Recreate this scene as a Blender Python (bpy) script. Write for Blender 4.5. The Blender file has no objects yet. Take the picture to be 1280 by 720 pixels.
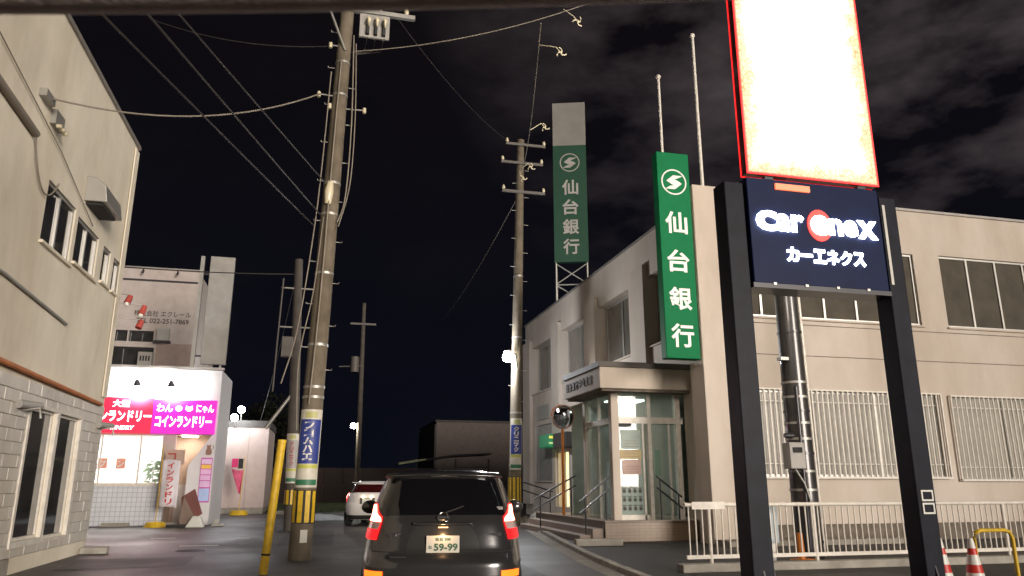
import bpy, bmesh, math, random
from mathutils import Vector, Matrix
random.seed(7)
R = math.radians
scn = bpy.context.scene
col = scn.collection

# ------------------------------------------------------------------ camera
# world axes: +Y runs down the street, +X towards the bank side, metres
cam_d = bpy.data.cameras.new('camera')
cam = bpy.data.objects.new('camera', cam_d)
col.objects.link(cam)
cam_d.sensor_width = 36.0
cam_d.lens = 940.0 / 1280.0 * 36.0
cam_d.clip_start = 0.05
cam_d.clip_end = 2500.0
cam_d.dof.use_dof = True
cam_d.dof.focus_distance = 22.0
cam_d.dof.aperture_fstop = 9.0
cam.location = (0, 0, 1.4)
cam.rotation_euler = (R(90) + math.atan(244 / 940.0), 0, R(-13.9))
scn.camera = cam

# ------------------------------------------------------------------ night sky
world = bpy.data.worlds.new('World')
scn.world = world
world.use_nodes = True
wn = world.node_tree
wn.nodes.clear()
w_out = wn.nodes.new('ShaderNodeOutputWorld')
w_bg = wn.nodes.new('ShaderNodeBackground')
w_tc = wn.nodes.new('ShaderNodeTexCoord')
w_sep = wn.nodes.new('ShaderNodeSeparateXYZ')
w_ramp = wn.nodes.new('ShaderNodeValToRGB')
w_ramp.color_ramp.elements[0].position = 0.0
w_ramp.color_ramp.elements[0].color = (0.0020, 0.0026, 0.0055, 1)
w_ramp.color_ramp.elements[1].position = 0.65
w_ramp.color_ramp.elements[1].color = (0.0030, 0.0023, 0.0028, 1)
w_n = wn.nodes.new('ShaderNodeTexNoise')
w_n.inputs['Scale'].default_value = 5.5
w_n.inputs['Detail'].default_value = 5.0
w_n.inputs['Roughness'].default_value = 0.55
w_map = wn.nodes.new('ShaderNodeMapping')
w_map.inputs['Scale'].default_value = (1, 1, 2.2)
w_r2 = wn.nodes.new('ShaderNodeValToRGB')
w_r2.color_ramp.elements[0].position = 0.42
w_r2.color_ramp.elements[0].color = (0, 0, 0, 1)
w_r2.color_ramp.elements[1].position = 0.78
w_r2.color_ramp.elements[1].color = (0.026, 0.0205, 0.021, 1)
w_add = wn.nodes.new('ShaderNodeMixRGB')
w_add.blend_type = 'ADD'
w_add.inputs[0].default_value = 1.0
L = wn.links.new
L(w_tc.outputs['Generated'], w_sep.inputs[0])
L(w_sep.outputs['Z'], w_ramp.inputs[0])
L(w_tc.outputs['Generated'], w_map.inputs['Vector'])
L(w_map.outputs[0], w_n.inputs['Vector'])
L(w_n.outputs['Fac'], w_r2.inputs[0])
L(w_ramp.outputs[0], w_add.inputs[1])
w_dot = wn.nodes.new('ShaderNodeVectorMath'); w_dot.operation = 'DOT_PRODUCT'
w_dot.inputs[1].default_value = (0.62, 0.50, 0.60)      # windscreen glow round the LED screen, painted into the sky as brown mottling
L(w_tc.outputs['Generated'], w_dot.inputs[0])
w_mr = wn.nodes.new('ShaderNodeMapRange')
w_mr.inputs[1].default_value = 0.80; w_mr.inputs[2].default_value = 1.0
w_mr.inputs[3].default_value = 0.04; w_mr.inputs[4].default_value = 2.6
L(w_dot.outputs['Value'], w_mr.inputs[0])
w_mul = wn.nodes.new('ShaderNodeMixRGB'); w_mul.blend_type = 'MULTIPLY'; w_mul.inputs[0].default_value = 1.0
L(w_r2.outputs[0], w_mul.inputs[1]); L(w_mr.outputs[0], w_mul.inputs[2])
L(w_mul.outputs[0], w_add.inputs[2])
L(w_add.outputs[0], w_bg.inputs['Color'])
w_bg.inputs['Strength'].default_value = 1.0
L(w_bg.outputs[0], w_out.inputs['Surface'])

# ------------------------------------------------------------------ added fill sun (broad, low: stands in for street light behind the viewer)
sun_d = bpy.data.lights.new('fill_sun', 'SUN')
sun = bpy.data.objects.new('fill_sun', sun_d)
col.objects.link(sun)
sun_d.energy = 2.7
sun_d.angle = R(20)
sun_d.color = (1.0, 0.89, 0.785)
sv = Vector((-0.37, 0.92, -0.11))           # direction the light travels
sun.rotation_euler = sv.to_track_quat('-Z', 'Y').to_euler()

scn.view_settings.view_transform = 'Standard'
scn.view_settings.look = 'None'
scn.view_settings.exposure = 0.5
scn.view_settings.gamma = 1.0
scn.render.engine = 'CYCLES'
cy = scn.cycles
cy.use_denoising = True
cy.max_bounces = 6
cy.diffuse_bounces = 3
cy.glossy_bounces = 3
cy.transmission_bounces = 4
cy.transparent_max_bounces = 8
cy.sample_clamp_indirect = 4.0
cy.caustics_reflective = False
cy.caustics_refractive = False

# ------------------------------------------------------------------ materials
def mat(name, color, rough=0.7, metal=0.0, var=0.12, scale=3.0, bump=0.0, bscale=30.0, coat=0.0, streak=0.0, spec=0.5):
    m = bpy.data.materials.new(name)
    m.use_nodes = True
    nt = m.node_tree
    b = nt.nodes['Principled BSDF']
    b.inputs['Roughness'].default_value = rough
    b.inputs['Metallic'].default_value = metal
    b.inputs['Coat Weight'].default_value = coat
    b.inputs['Coat Roughness'].default_value = 0.06
    b.inputs['Specular IOR Level'].default_value = spec
    geo = nt.nodes.new('ShaderNodeNewGeometry')
    n = nt.nodes.new('ShaderNodeTexNoise')
    n.inputs['Scale'].default_value = scale
    n.inputs['Detail'].default_value = 6
    nt.links.new(geo.outputs['Position'], n.inputs['Vector'])
    rp = nt.nodes.new('ShaderNodeValToRGB')
    c = color
    rp.color_ramp.elements[0].position = 0.3
    rp.color_ramp.elements[1].position = 0.7
    rp.color_ramp.elements[0].color = tuple(max(0, x * (1 - var)) for x in c) + (1,)
    rp.color_ramp.elements[1].color = tuple(min(1, x * (1 + var)) for x in c) + (1,)
    nt.links.new(n.outputs['Fac'], rp.inputs[0])
    last = rp.outputs[0]
    if streak > 0:
        mp = nt.nodes.new('ShaderNodeMapping')
        mp.inputs['Scale'].default_value = (0.42, 0.42, 0.15)
        nt.links.new(geo.outputs['Position'], mp.inputs['Vector'])
        n2 = nt.nodes.new('ShaderNodeTexNoise')
        n2.inputs['Scale'].default_value = 1.6
        n2.inputs['Detail'].default_value = 7
        n2.inputs['Roughness'].default_value = 0.65
        nt.links.new(mp.outputs[0], n2.inputs['Vector'])
        r2 = nt.nodes.new('ShaderNodeValToRGB')
        r2.color_ramp.elements[0].position = 0.36
        r2.color_ramp.elements[1].position = 0.60
        k = 1 - streak * 0.8
        r2.color_ramp.elements[0].color = (k, k * 0.97, k * 0.92, 1)
        r2.color_ramp.elements[1].color = (1, 1, 1, 1)
        nt.links.new(n2.outputs['Fac'], r2.inputs[0])
        mx = nt.nodes.new('ShaderNodeMixRGB')
        mx.blend_type = 'MULTIPLY'
        mx.inputs[0].default_value = 1.0
        nt.links.new(last, mx.inputs[1])
        nt.links.new(r2.outputs[0], mx.inputs[2])
        last = mx.outputs[0]
    nt.links.new(last, b.inputs['Base Color'])
    if bump > 0:
        n3 = nt.nodes.new('ShaderNodeTexNoise')
        n3.inputs['Scale'].default_value = bscale
        n3.inputs['Detail'].default_value = 4
        nt.links.new(geo.outputs['Position'], n3.inputs['Vector'])
        bp = nt.nodes.new('ShaderNodeBump')
        bp.inputs['Strength'].default_value = bump
        bp.inputs['Distance'].default_value = 0.02
        nt.links.new(n3.outputs['Fac'], bp.inputs['Height'])
        nt.links.new(bp.outputs[0], b.inputs['Normal'])
    return m

def emat(name, color, strength, base=None):
    m = bpy.data.materials.new(name)
    m.use_nodes = True
    b = m.node_tree.nodes['Principled BSDF']
    b.inputs['Base Color'].default_value = tuple(base or color) + (1,)
    b.inputs['Roughness'].default_value = 0.4
    b.inputs['Emission Color'].default_value = tuple(color) + (1,)
    b.inputs['Emission Strength'].default_value = strength
    return m

def glass(name, color=(0.9, 0.95, 0.95), alpha=0.18):
    m = bpy.data.materials.new(name)
    m.use_nodes = True
    nt = m.node_tree
    b = nt.nodes['Principled BSDF']
    b.inputs['Base Color'].default_value = tuple(color) + (1,)
    b.inputs['Roughness'].default_value = 0.03
    b.inputs['Alpha'].default_value = alpha
    b.inputs['Specular IOR Level'].default_value = 1.0
    return m

def grid_mat(name, tile, joint, sx, sz, rough=0.35, axis='XZ', var=0.06, bump=0.4):
    """small ceramic tiles too fine to pick apart: colour and fine relief"""
    m = bpy.data.materials.new(name)
    m.use_nodes = True
    nt = m.node_tree
    b = nt.nodes['Principled BSDF']
    b.inputs['Roughness'].default_value = rough
    geo = nt.nodes.new('ShaderNodeNewGeometry')
    sep = nt.nodes.new('ShaderNodeSeparateXYZ')
    cmb = nt.nodes.new('ShaderNodeCombineXYZ')
    nt.links.new(geo.outputs['Position'], sep.inputs[0])
    nt.links.new(sep.outputs[axis[0]], cmb.inputs[0])
    nt.links.new(sep.outputs[axis[1]], cmb.inputs[1])
    br = nt.nodes.new('ShaderNodeTexBrick')
    br.offset = 0.0
    br.inputs['Scale'].default_value = 1.0
    br.inputs['Brick Width'].default_value = sx
    br.inputs['Row Height'].default_value = sz
    br.inputs['Mortar Size'].default_value = min(sx, sz) * 0.06
    br.inputs['Color1'].default_value = tuple(tile) + (1,)
    br.inputs['Color2'].default_value = tuple(x * (1 - var) for x in tile) + (1,)
    br.inputs['Mortar'].default_value = tuple(joint) + (1,)
    nt.links.new(cmb.outputs[0], br.inputs['Vector'])
    nt.links.new(br.outputs['Color'], b.inputs['Base Color'])
    bp = nt.nodes.new('ShaderNodeBump')
    bp.inputs['Strength'].default_value = bump
    bp.inputs['Distance'].default_value = 0.01
    bp.invert = True
    nt.links.new(br.outputs['Fac'], bp.inputs['Height'])
    nt.links.new(bp.outputs[0], b.inputs['Normal'])
    return m

def asphalt_mat(name, base, rough=0.75, patch=0.25):
    m = bpy.data.materials.new(name)
    m.use_nodes = True
    nt = m.node_tree
    b = nt.nodes['Principled BSDF']
    geo = nt.nodes.new('ShaderNodeNewGeometry')
    def noise(s, d, r=0.5):
        n = nt.nodes.new('ShaderNodeTexNoise')
        n.inputs['Scale'].default_value = s
        n.inputs['Detail'].default_value = d
        n.inputs['Roughness'].default_value = r
        nt.links.new(geo.outputs['Position'], n.inputs['Vector'])
        return n
    big, fine = noise(0.35, 6, 0.6), noise(60, 3)
    r1 = nt.nodes.new('ShaderNodeValToRGB')
    r1.color_ramp.elements[0].position = 0.35
    r1.color_ramp.elements[1].position = 0.65
    r1.color_ramp.elements[0].color = tuple(x * (1 - patch) for x in base) + (1,)
    r1.color_ramp.elements[1].color = tuple(x * (1 + patch) for x in base) + (1,)
    nt.links.new(big.outputs['Fac'], r1.inputs[0])
    r2 = nt.nodes.new('ShaderNodeValToRGB')
    r2.color_ramp.elements[0].position = 0.3
    r2.color_ramp.elements[1].position = 0.75
    r2.color_ramp.elements[0].color = (0.35, 0.35, 0.35, 1)
    r2.color_ramp.elements[1].color = (1.9, 1.9, 1.9, 1)
    nt.links.new(fine.outputs['Fac'], r2.inputs[0])
    mx = nt.nodes.new('ShaderNodeMixRGB')
    mx.blend_type = 'MULTIPLY'
    mx.inputs[0].default_value = 1.0
    nt.links.new(r1.outputs[0], mx.inputs[1])
    nt.links.new(r2.outputs[0], mx.inputs[2])
    # cracks
    vo = nt.nodes.new('ShaderNodeTexVoronoi')
    vo.feature = 'DISTANCE_TO_EDGE'
    vo.inputs['Scale'].default_value = 0.55
    n4 = noise(1.7, 5)
    ad = nt.nodes.new('ShaderNodeMixRGB')
    ad.blend_type = 'ADD'
    ad.inputs[0].default_value = 0.8
    nt.links.new(geo.outputs['Position'], ad.inputs[1])
    nt.links.new(n4.outputs['Color'], ad.inputs[2])
    nt.links.new(ad.outputs[0], vo.inputs['Vector'])
    r3 = nt.nodes.new('ShaderNodeValToRGB')
    r3.color_ramp.elements[0].position = 0.0
    r3.color_ramp.elements[1].position = 0.012
    r3.color_ramp.elements[0].color = (0.35, 0.35, 0.35, 1)
    r3.color_ramp.elements[1].color = (1, 1, 1, 1)
    nt.links.new(vo.outputs['Distance'], r3.inputs[0])
    m2 = nt.nodes.new('ShaderNodeMixRGB')
    m2.blend_type = 'MULTIPLY'
    m2.inputs[0].default_value = 1.0
    nt.links.new(mx.outputs[0], m2.inputs[1])
    nt.links.new(r3.outputs[0], m2.inputs[2])
    nt.links.new(m2.outputs[0], b.inputs['Base Color'])
    mr = nt.nodes.new('ShaderNodeMapRange')
    mr.inputs[1].default_value = 0.3
    mr.inputs[2].default_value = 0.7
    mr.inputs[3].default_value = rough - 0.18
    mr.inputs[4].default_value = rough + 0.1
    nt.links.new(big.outputs['Fac'], mr.inputs[0])
    nt.links.new(mr.outputs[0], b.inputs['Roughness'])
    bp = nt.nodes.new('ShaderNodeBump')
    bp.inputs['Strength'].default_value = 0.6
    bp.inputs['Distance'].default_value = 0.01
    nt.links.new(fine.outputs['Fac'], bp.inputs['Height'])
    nt.links.new(bp.outputs[0], b.inputs['Normal'])
    return m

M = {}
M['asphalt'] = asphalt_mat('asphalt', (0.042, 0.036, 0.034), 0.55, 0.38)
M['lot'] = asphalt_mat('lot_asphalt', (0.036, 0.033, 0.033), 0.7, 0.4)
M['earth'] = mat('earth', (0.06, 0.055, 0.045), 0.95, bump=0.5, bscale=8)
M['concrete'] = mat('concrete', (0.30, 0.28, 0.24), 0.85, bump=0.3, bscale=25, var=0.2, streak=0.25)
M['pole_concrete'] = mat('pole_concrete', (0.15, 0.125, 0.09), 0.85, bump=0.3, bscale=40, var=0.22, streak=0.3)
M['kerb'] = mat('kerb_concrete', (0.33, 0.31, 0.27), 0.85, bump=0.4, bscale=30, var=0.25)
M['paint_line'] = mat('road_paint', (0.62, 0.60, 0.55), 0.6, var=0.3, scale=12)
M['grass'] = mat('grass', (0.07, 0.09, 0.035), 0.9, var=0.4, scale=4)
M['snow'] = mat('old_snow', (0.62, 0.64, 0.66), 0.6, bump=0.6, bscale=14, var=0.2)
M['cream_wall'] = mat('cream_render', (0.76, 0.70, 0.575), 0.85, var=0.08, scale=0.8, bump=0.12, bscale=60, streak=0.24)
M['stain'] = mat('dirt_stain', (0.33, 0.28, 0.20), 0.9, var=0.3, scale=2)
M['cream_tile'] = mat('cream_tile', (0.62, 0.59, 0.53), 0.4, var=0.12, scale=1.5, bump=0.05, bscale=40, streak=0.22)
M['grout'] = mat('grout', (0.30, 0.275, 0.23), 0.9)
M['bank_wall'] = mat('bank_render', (0.55, 0.485, 0.42), 0.8, var=0.05, scale=0.7, bump=0.1, bscale=70, streak=0.20)
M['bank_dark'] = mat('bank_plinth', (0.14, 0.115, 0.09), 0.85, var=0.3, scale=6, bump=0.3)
M['coping'] = mat('coping_metal', (0.28, 0.26, 0.24), 0.5, metal=0.3)
M['alu'] = mat('aluminium', (0.42, 0.41, 0.38), 0.38, metal=0.6, var=0.08)
M['white_metal'] = mat('white_metal', (0.66, 0.62, 0.55), 0.45, var=0.12, scale=8)
M['dark_metal'] = mat('dark_metal', (0.035, 0.035, 0.04), 0.4, metal=0.3, coat=0.3)
M['post_black'] = mat('black_post_paint', (0.010, 0.012, 0.020), 0.45, spec=0.12, var=0.3, scale=5)
M['panel_blue'] = mat('navy_sign_panel', (0.007, 0.015, 0.060), 0.45, spec=0.1)
M['curtain'] = mat('drawn_curtain', (0.24, 0.23, 0.19), 0.8, var=0.15, scale=5)
M['curtain_pale'] = mat('pale_curtain', (0.40, 0.37, 0.30), 0.8, var=0.2, scale=5)
M['win_dark'] = mat('dark_window_glass', (0.035, 0.035, 0.035), 0.06, coat=0.5, var=0.4, scale=2)
M['win_olive'] = mat('olive_window_glass', (0.15, 0.135, 0.115), 0.2, var=0.15, scale=2)
M['win_front'] = mat('brown_tinted_glass', (0.075, 0.066, 0.050), 0.6, var=0.2, scale=2, spec=0.12)
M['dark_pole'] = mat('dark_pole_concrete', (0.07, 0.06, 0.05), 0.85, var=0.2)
M['glass'] = glass('clear_glass')
M['glass_green'] = glass('green_glass', (0.55, 0.68, 0.62), 0.30)
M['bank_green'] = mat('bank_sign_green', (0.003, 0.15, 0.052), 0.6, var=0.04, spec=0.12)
M['bank_green2'] = mat('dim_sign_green', (0.004, 0.045, 0.022), 0.6, var=0.1)  # darker copy of the bank green: weak light on the sign put into colour
M['sign_white'] = mat('sign_white', (0.72, 0.72, 0.66), 0.4, var=0.04)
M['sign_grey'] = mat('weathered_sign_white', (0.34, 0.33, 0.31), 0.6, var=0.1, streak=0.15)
M['brown_tile'] = grid_mat('brown_step_tiles', (0.20, 0.135, 0.08), (0.12, 0.09, 0.06), 0.15, 0.075)
M['pink_step'] = mat('step_stone', (0.30, 0.24, 0.20), 0.7, var=0.15, scale=5)
M['laundry_wall'] = mat('white_cladding', (0.66, 0.65, 0.66), 0.55, var=0.04)
M['laundry_tile'] = grid_mat('white_wall_tiles', (0.62, 0.64, 0.68), (0.38, 0.39, 0.42), 0.155, 0.155)
M['beige'] = mat('beige_board', (0.52, 0.40, 0.32), 0.7, var=0.06)
M['pinkish'] = mat('pinkish_siding', (0.50, 0.41, 0.39), 0.75, var=0.06, streak=0.1)
M['upper_wall'] = mat('upper_building_wall', (0.44, 0.39, 0.37), 0.8, var=0.07, streak=0.12)
M['upper_brown'] = mat('upper_brown_wall', (0.29, 0.22, 0.19), 0.8, var=0.1)
M['ink'] = mat('faded_black_lettering', (0.06, 0.05, 0.05), 0.7)
M['yellow'] = mat('yellow_paint', (0.62, 0.40, 0.02), 0.5, var=0.18, scale=9)
M['black'] = mat('matt_black', (0.02, 0.02, 0.02), 0.7)
M['rubber'] = mat('rubber', (0.025, 0.025, 0.025), 0.85)
M['orange'] = mat('orange_paint', (0.62, 0.20, 0.03), 0.5, var=0.15)
M['red'] = mat('red_plastic', (0.55, 0.03, 0.02), 0.45, var=0.1)
M['red_paint'] = mat('faded_red_paint', (0.40, 0.06, 0.045), 0.5, var=0.2)
M['cable'] = mat('cable_black', (0.05, 0.045, 0.04), 0.6)
M['cable_lit'] = mat('lit_cable', (0.22, 0.19, 0.15), 0.7)  # lighter copy of the black cable: lamplight put into the colour
M['insul'] = mat('porcelain', (0.60, 0.54, 0.38), 0.3)
M['steel'] = mat('galvanised_steel', (0.35, 0.34, 0.31), 0.45, metal=0.5)
M['dark_steel'] = mat('dark_steel', (0.10, 0.09, 0.08), 0.6)
M['leaf'] = mat('leaf_green', (0.06, 0.16, 0.03), 0.5, var=0.35, scale=9)
M['foliage'] = mat('night_foliage', (0.012, 0.013, 0.008), 0.95, spec=0.1, var=0.4, scale=3)
M['bark'] = mat('bark', (0.09, 0.07, 0.05), 0.9, bump=0.6)
M['brown_board'] = mat('brown_sign_board', (0.17, 0.055, 0.045), 0.6, var=0.15)
M['far_wall'] = mat('far_grey_wall', (0.13, 0.105, 0.095), 0.85, var=0.12)
M['far_dark'] = mat('far_dark_wall', (0.06, 0.055, 0.05), 0.85)
# ------------------------------------------------------------------ helpers
def wloc(o):
    v = Vector((0, 0, 0))
    while o is not None:
        v += o.location
        o = o.parent
    return v

def tag(o, label=None, cat=None, group=None, kind=None):
    if label: o['label'] = label
    if cat: o['category'] = cat
    if group: o['group'] = group
    if kind: o['kind'] = kind
    return o

def thing(name, label, cat, loc=(0, 0, 0), group=None, rz=0.0):
    o = bpy.data.objects.new(name, None)
    o.empty_display_size = 0.2
    col.objects.link(o)
    o.location = loc
    o.rotation_euler = (0, 0, rz)
    return tag(o, label, cat, group)

FACE = {'-Y': lambda c, u, z, d: (u, c + d, z),
        '+Y': lambda c, u, z, d: (u, c - d, z),
        '-X': lambda c, u, z, d: (c + d, u, z),
        '+X': lambda c, u, z, d: (c - d, u, z)}

class MB:
    def __init__(self):
        self.v = []; self.f = []; self.sm = []
    def add(self, vs, fs, smooth=False):
        n = len(self.v)
        self.v += [tuple(p) for p in vs]
        self.f += [tuple(i + n for i in f) for f in fs]
        self.sm += [smooth] * len(fs)
        return self
    def box(self, x0, x1, y0, y1, z0, z1):
        x0, x1 = min(x0, x1), max(x0, x1); y0, y1 = min(y0, y1), max(y0, y1); z0, z1 = min(z0, z1), max(z0, z1)
        vs = [(x0, y0, z0), (x1, y0, z0), (x1, y1, z0), (x0, y1, z0), (x0, y0, z1), (x1, y0, z1), (x1, y1, z1), (x0, y1, z1)]
        return self.add(vs, [(0, 3, 2, 1), (4, 5, 6, 7), (0, 1, 5, 4), (1, 2, 6, 5), (2, 3, 7, 6), (3, 0, 4, 7)])
    def fbox(self, face, c, u0, u1, z0, z1, d0, d1):
        p = FACE[face](c, u0, z0, d0); q = FACE[face](c, u1, z1, d1)
        return self.box(p[0], q[0], p[1], q[1], p[2], q[2])
    def tube(self, pts, rs, n=8, cap=True, smooth=True):
        pts = [Vector(p) for p in pts]
        if not isinstance(rs, (list, tuple)): rs = [rs] * len(pts)
        vs = []; fs = []
        for i, p in enumerate(pts):
            if i == 0: t = pts[1] - pts[0]
            elif i == len(pts) - 1: t = pts[-1] - pts[-2]
            else: t = pts[i + 1] - pts[i - 1]
            t.normalize()
            a = Vector((0, 0, 1)) if abs(t.z) < 0.9 else Vector((1, 0, 0))
            e1 = t.cross(a).normalized(); e2 = t.cross(e1)
            for k in range(n):
                an = 2 * math.pi * k / n
                vs.append(p + (e1 * math.cos(an) + e2 * math.sin(an)) * rs[i])
        for i in range(len(pts) - 1):
            for k in range(n):
                a = i * n + k; b = i * n + (k + 1) % n
                fs.append((a, a + n, b + n, b))
        self.add(vs, fs, smooth)
        if cap:
            self.add([vs[k] for k in range(n)], [tuple(range(n))])
            self.add([vs[-n + k] for k in range(n)], [tuple(reversed(range(n)))])
        return self
    def sphere(self, c, r, nu=14, nv=9, sz=1.0):
        vs = [(c[0], c[1], c[2] + r * sz)]
        for j in range(1, nv):
            th = math.pi * j / nv
            for i in range(nu):
                ph = 2 * math.pi * i / nu
                vs.append((c[0] + r * math.sin(th) * math.cos(ph), c[1] + r * math.sin(th) * math.sin(ph), c[2] + r * sz * math.cos(th)))
        vs.append((c[0], c[1], c[2] - r * sz))
        fs = [(0, 1 + i, 1 + (i + 1) % nu) for i in range(nu)]
        for j in range(nv - 2):
            for i in range(nu):
                a = 1 + j * nu + i; b = 1 + j * nu + (i + 1) % nu
                fs.append((a, a + nu, b + nu, b))
        e = len(vs) - 1; s = 1 + (nv - 2) * nu
        fs += [(s + i, e, s + (i + 1) % nu) for i in range(nu)]
        return self.add(vs, fs, True)
    def prism(self, face, c, poly, d0, d1):
        n = len(poly)
        vs = [FACE[face](c, u, z, d0) for u, z in poly] + [FACE[face](c, u, z, d1) for u, z in poly]
        fs = [tuple(range(n)), tuple(reversed(range(n, 2 * n)))]
        fs += [(i, i + n, (i + 1) % n + n, (i + 1) % n) for i in range(n)]
        return self.add(vs, fs)
    def build(self, name, m, parent=None, local=False, bevel=0.0, label=None, fixn=True):
        off = Vector((0, 0, 0)) if (local or parent is None) else wloc(parent)
        me = bpy.data.meshes.new(name)
        me.from_pydata([tuple(Vector(p) - off) for p in self.v], [], self.f)
        if fixn:
            bm = bmesh.new(); bm.from_mesh(me)
            bmesh.ops.recalc_face_normals(bm, faces=bm.faces)
            bm.to_mesh(me); bm.free()
        for p, s in zip(me.polygons, self.sm): p.use_smooth = s
        me.materials.append(m)
        o = bpy.data.objects.new(name, me)
        col.objects.link(o)
        if parent is not None: o.parent = parent
        if bevel > 0:
            b = o.modifiers.new('bevel', 'BEVEL'); b.width = bevel; b.segments = 2; b.limit_method = 'ANGLE'
        if label: o['label'] = label
        return o

def solo(mb, name, m, label, cat, group=None, bevel=0.0, kind=None):
    """a thing that is one mesh, origin at the middle of its base"""
    xs = [p[0] for p in mb.v]; ys = [p[1] for p in mb.v]; zs = [p[2] for p in mb.v]
    o0 = Vector(((min(xs) + max(xs)) / 2, (min(ys) + max(ys)) / 2, min(zs)))
    mb.v = [tuple(Vector(p) - o0) for p in mb.v]
    o = mb.build(name, m, None, bevel=bevel)
    o.location = o0
    if kind: tag(o, kind=kind)
    return tag(o, label, cat, group)

def clone(o, parent=None):
    c = o.copy()
    col.objects.link(c)
    if parent is not None: c.parent = parent
    for ch in list(o.children): clone(ch, c)
    return c

def child_copy(o, parent, delta):
    c = o.copy(); col.objects.link(c); c.parent = parent
    c.location = o.location + Vector(delta)
    return c

def text_mb(s, font_bold=0.0, shear=0.0, ext=0.004):
    cu = bpy.data.curves.new('lettering', 'FONT')
    cu.body = s; cu.extrude = ext; cu.offset = font_bold; cu.shear = shear; cu.resolution_u = 3
    o = bpy.data.objects.new('lettering', cu)
    col.objects.link(o)
    dg = bpy.context.evaluated_depsgraph_get()
    dg.update()
    me = bpy.data.meshes.new_from_object(o.evaluated_get(dg))
    vs = [v.co.copy() for v in me.vertices]; fs = [tuple(p.vertices) for p in me.polygons]
    bpy.data.objects.remove(o); bpy.data.curves.remove(cu); bpy.data.meshes.remove(me)
    return vs, fs

def txt(parent, name, s, m, face, c, uc, zc, w, h, d=0.0, bold=0.0, shear=0.0, thick=0.01, rot=0.0):
    """lettering fitted to a w x h field centred on (uc, zc) of a vertical face; d metres proud"""
    vs, fs = text_mb(s, bold, shear)
    if not vs: return None
    x0 = min(v.x for v in vs); x1 = max(v.x for v in vs); y0 = min(v.y for v in vs); y1 = max(v.y for v in vs)
    out = []
    sg = -1 if face in ('-X', '+Y') else 1     # which way the reader's right runs
    for v in vs:
        a = ((v.x - x0) / max(1e-6, x1 - x0) - 0.5) * w; b = ((v.y - y0) / max(1e-6, y1 - y0) - 0.5) * h
        a, b = a * math.cos(rot) - b * math.sin(rot), a * math.sin(rot) + b * math.cos(rot)
        out.append(FACE[face](c, uc + sg * a, zc + b, -d - (thick if v.z > 0 else 0.0)))
    mb = MB(); mb.add(out, fs)
    return mb.build(name, m, parent)

def wall(mb, face, c, u0, u1, z0, z1, openings=(), depth=0.15):
    us = sorted({u0, u1} | {o[0] for o in openings} | {o[1] for o in openings})
    zs = sorted({z0, z1} | {o[2] for o in openings} | {o[3] for o in openings})
    us = [u for u in us if u0 <= u <= u1]; zs = [z for z in zs if z0 <= z <= z1]
    F = FACE[face]
    for i in range(len(us) - 1):
        for j in range(len(zs) - 1):
            um = (us[i] + us[i + 1]) / 2; zm = (zs[j] + zs[j + 1]) / 2
            if any(o[0] < um < o[1] and o[2] < zm < o[3] for o in openings): continue
            mb.add([F(c, us[i], zs[j], 0), F(c, us[i + 1], zs[j], 0), F(c, us[i + 1], zs[j + 1], 0), F(c, us[i], zs[j + 1], 0)], [(0, 1, 2, 3)])
    for a, b, e, g in openings:
        mb.add([F(c, a, e, 0), F(c, b, e, 0), F(c, b, g, 0), F(c, a, g, 0), F(c, a, e, depth), F(c, b, e, depth), F(c, b, g, depth), F(c, a, g, depth)],
               [(0, 1, 5, 4), (1, 2, 6, 5), (2, 3, 7, 6), (3, 0, 4, 7)])
    return mb

def window(parent, face, c, u0, u1, z0, z1, splits, fm, gm, d=0.1, fr=0.05, back=None, name='window', sill=None):
    """frame with children pane between the splits; back = a curtain sheet behind clear glass"""
    mb = MB()
    mb.fbox(face, c, u0, u1, z0, z0 + fr, d - 0.04, d + 0.04)
    mb.fbox(face, c, u0, u1, z1 - fr, z1, d - 0.04, d + 0.04)
    edges = [u0] + list(splits) + [u1]
    for i, u in enumerate(edges):
        a = u if i == 0 else (u - fr if i == len(edges) - 1 else u - fr / 2)
        mb.fbox(face, c, a, a + fr, z0 + fr, z1 - fr, d - 0.038, d + 0.038)
    w = mb.build(name, fm, parent)
    for i in range(len(edges) - 1):
        p = MB(); p.fbox(face, c, edges[i] + fr * 0.5, edges[i + 1] - fr * 0.5, z0 + fr * 0.9, z1 - fr * 0.9, d - 0.004, d + 0.004)
        p.build('pane', gm, w)
    if back is not None:
        p = MB(); p.fbox(face, c, u0, u1, z0, z1, d + 0.12, d + 0.14); p.build('curtain', back, w)
    if sill is not None:
        p = MB(); p.fbox(face, c, u0 - 0.04, u1 + 0.04, z0 - 0.05, z0, -0.06, d); p.build('sill', sill, w)
    return w

def catenary(p, q, sag, n=18):
    p = Vector(p); q = Vector(q)
    return [p.lerp(q, i / n) - Vector((0, 0, sag * 4 * (i / n) * (1 - i / n))) for i in range(n + 1)]

def wire(label, p, q, sag, r=0.010, m=None, n=18, group='overhead wires'):
    mb = MB().tube(catenary(p, q, sag, n), r, 5)
    return solo(mb, 'overhead_wire', m or M['cable_lit'], label, 'wire', group)

def spot_light(name, loc, aim, energy, color, parent, angle=150):
    d = bpy.data.lights.new(name, 'SPOT'); d.energy = energy; d.color = color; d.shadow_soft_size = 0.08; d.spot_size = R(angle); d.spot_blend = 0.7
    o = bpy.data.objects.new(name, d); col.objects.link(o); o.parent = parent
    o.location = Vector(loc) - wloc(parent); o.rotation_euler = Vector(aim).to_track_quat('-Z', 'Y').to_euler()
    return o

def point_light(name, loc, energy, color, radius=0.06, parent=None):
    d = bpy.data.lights.new(name, 'POINT'); d.energy = energy; d.color = color; d.shadow_soft_size = radius
    o = bpy.data.objects.new(name, d); col.objects.link(o)
    if parent is not None: o.parent = parent; o.location = Vector(loc) - wloc(parent)
    else: o.location = loc
    return o
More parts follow.
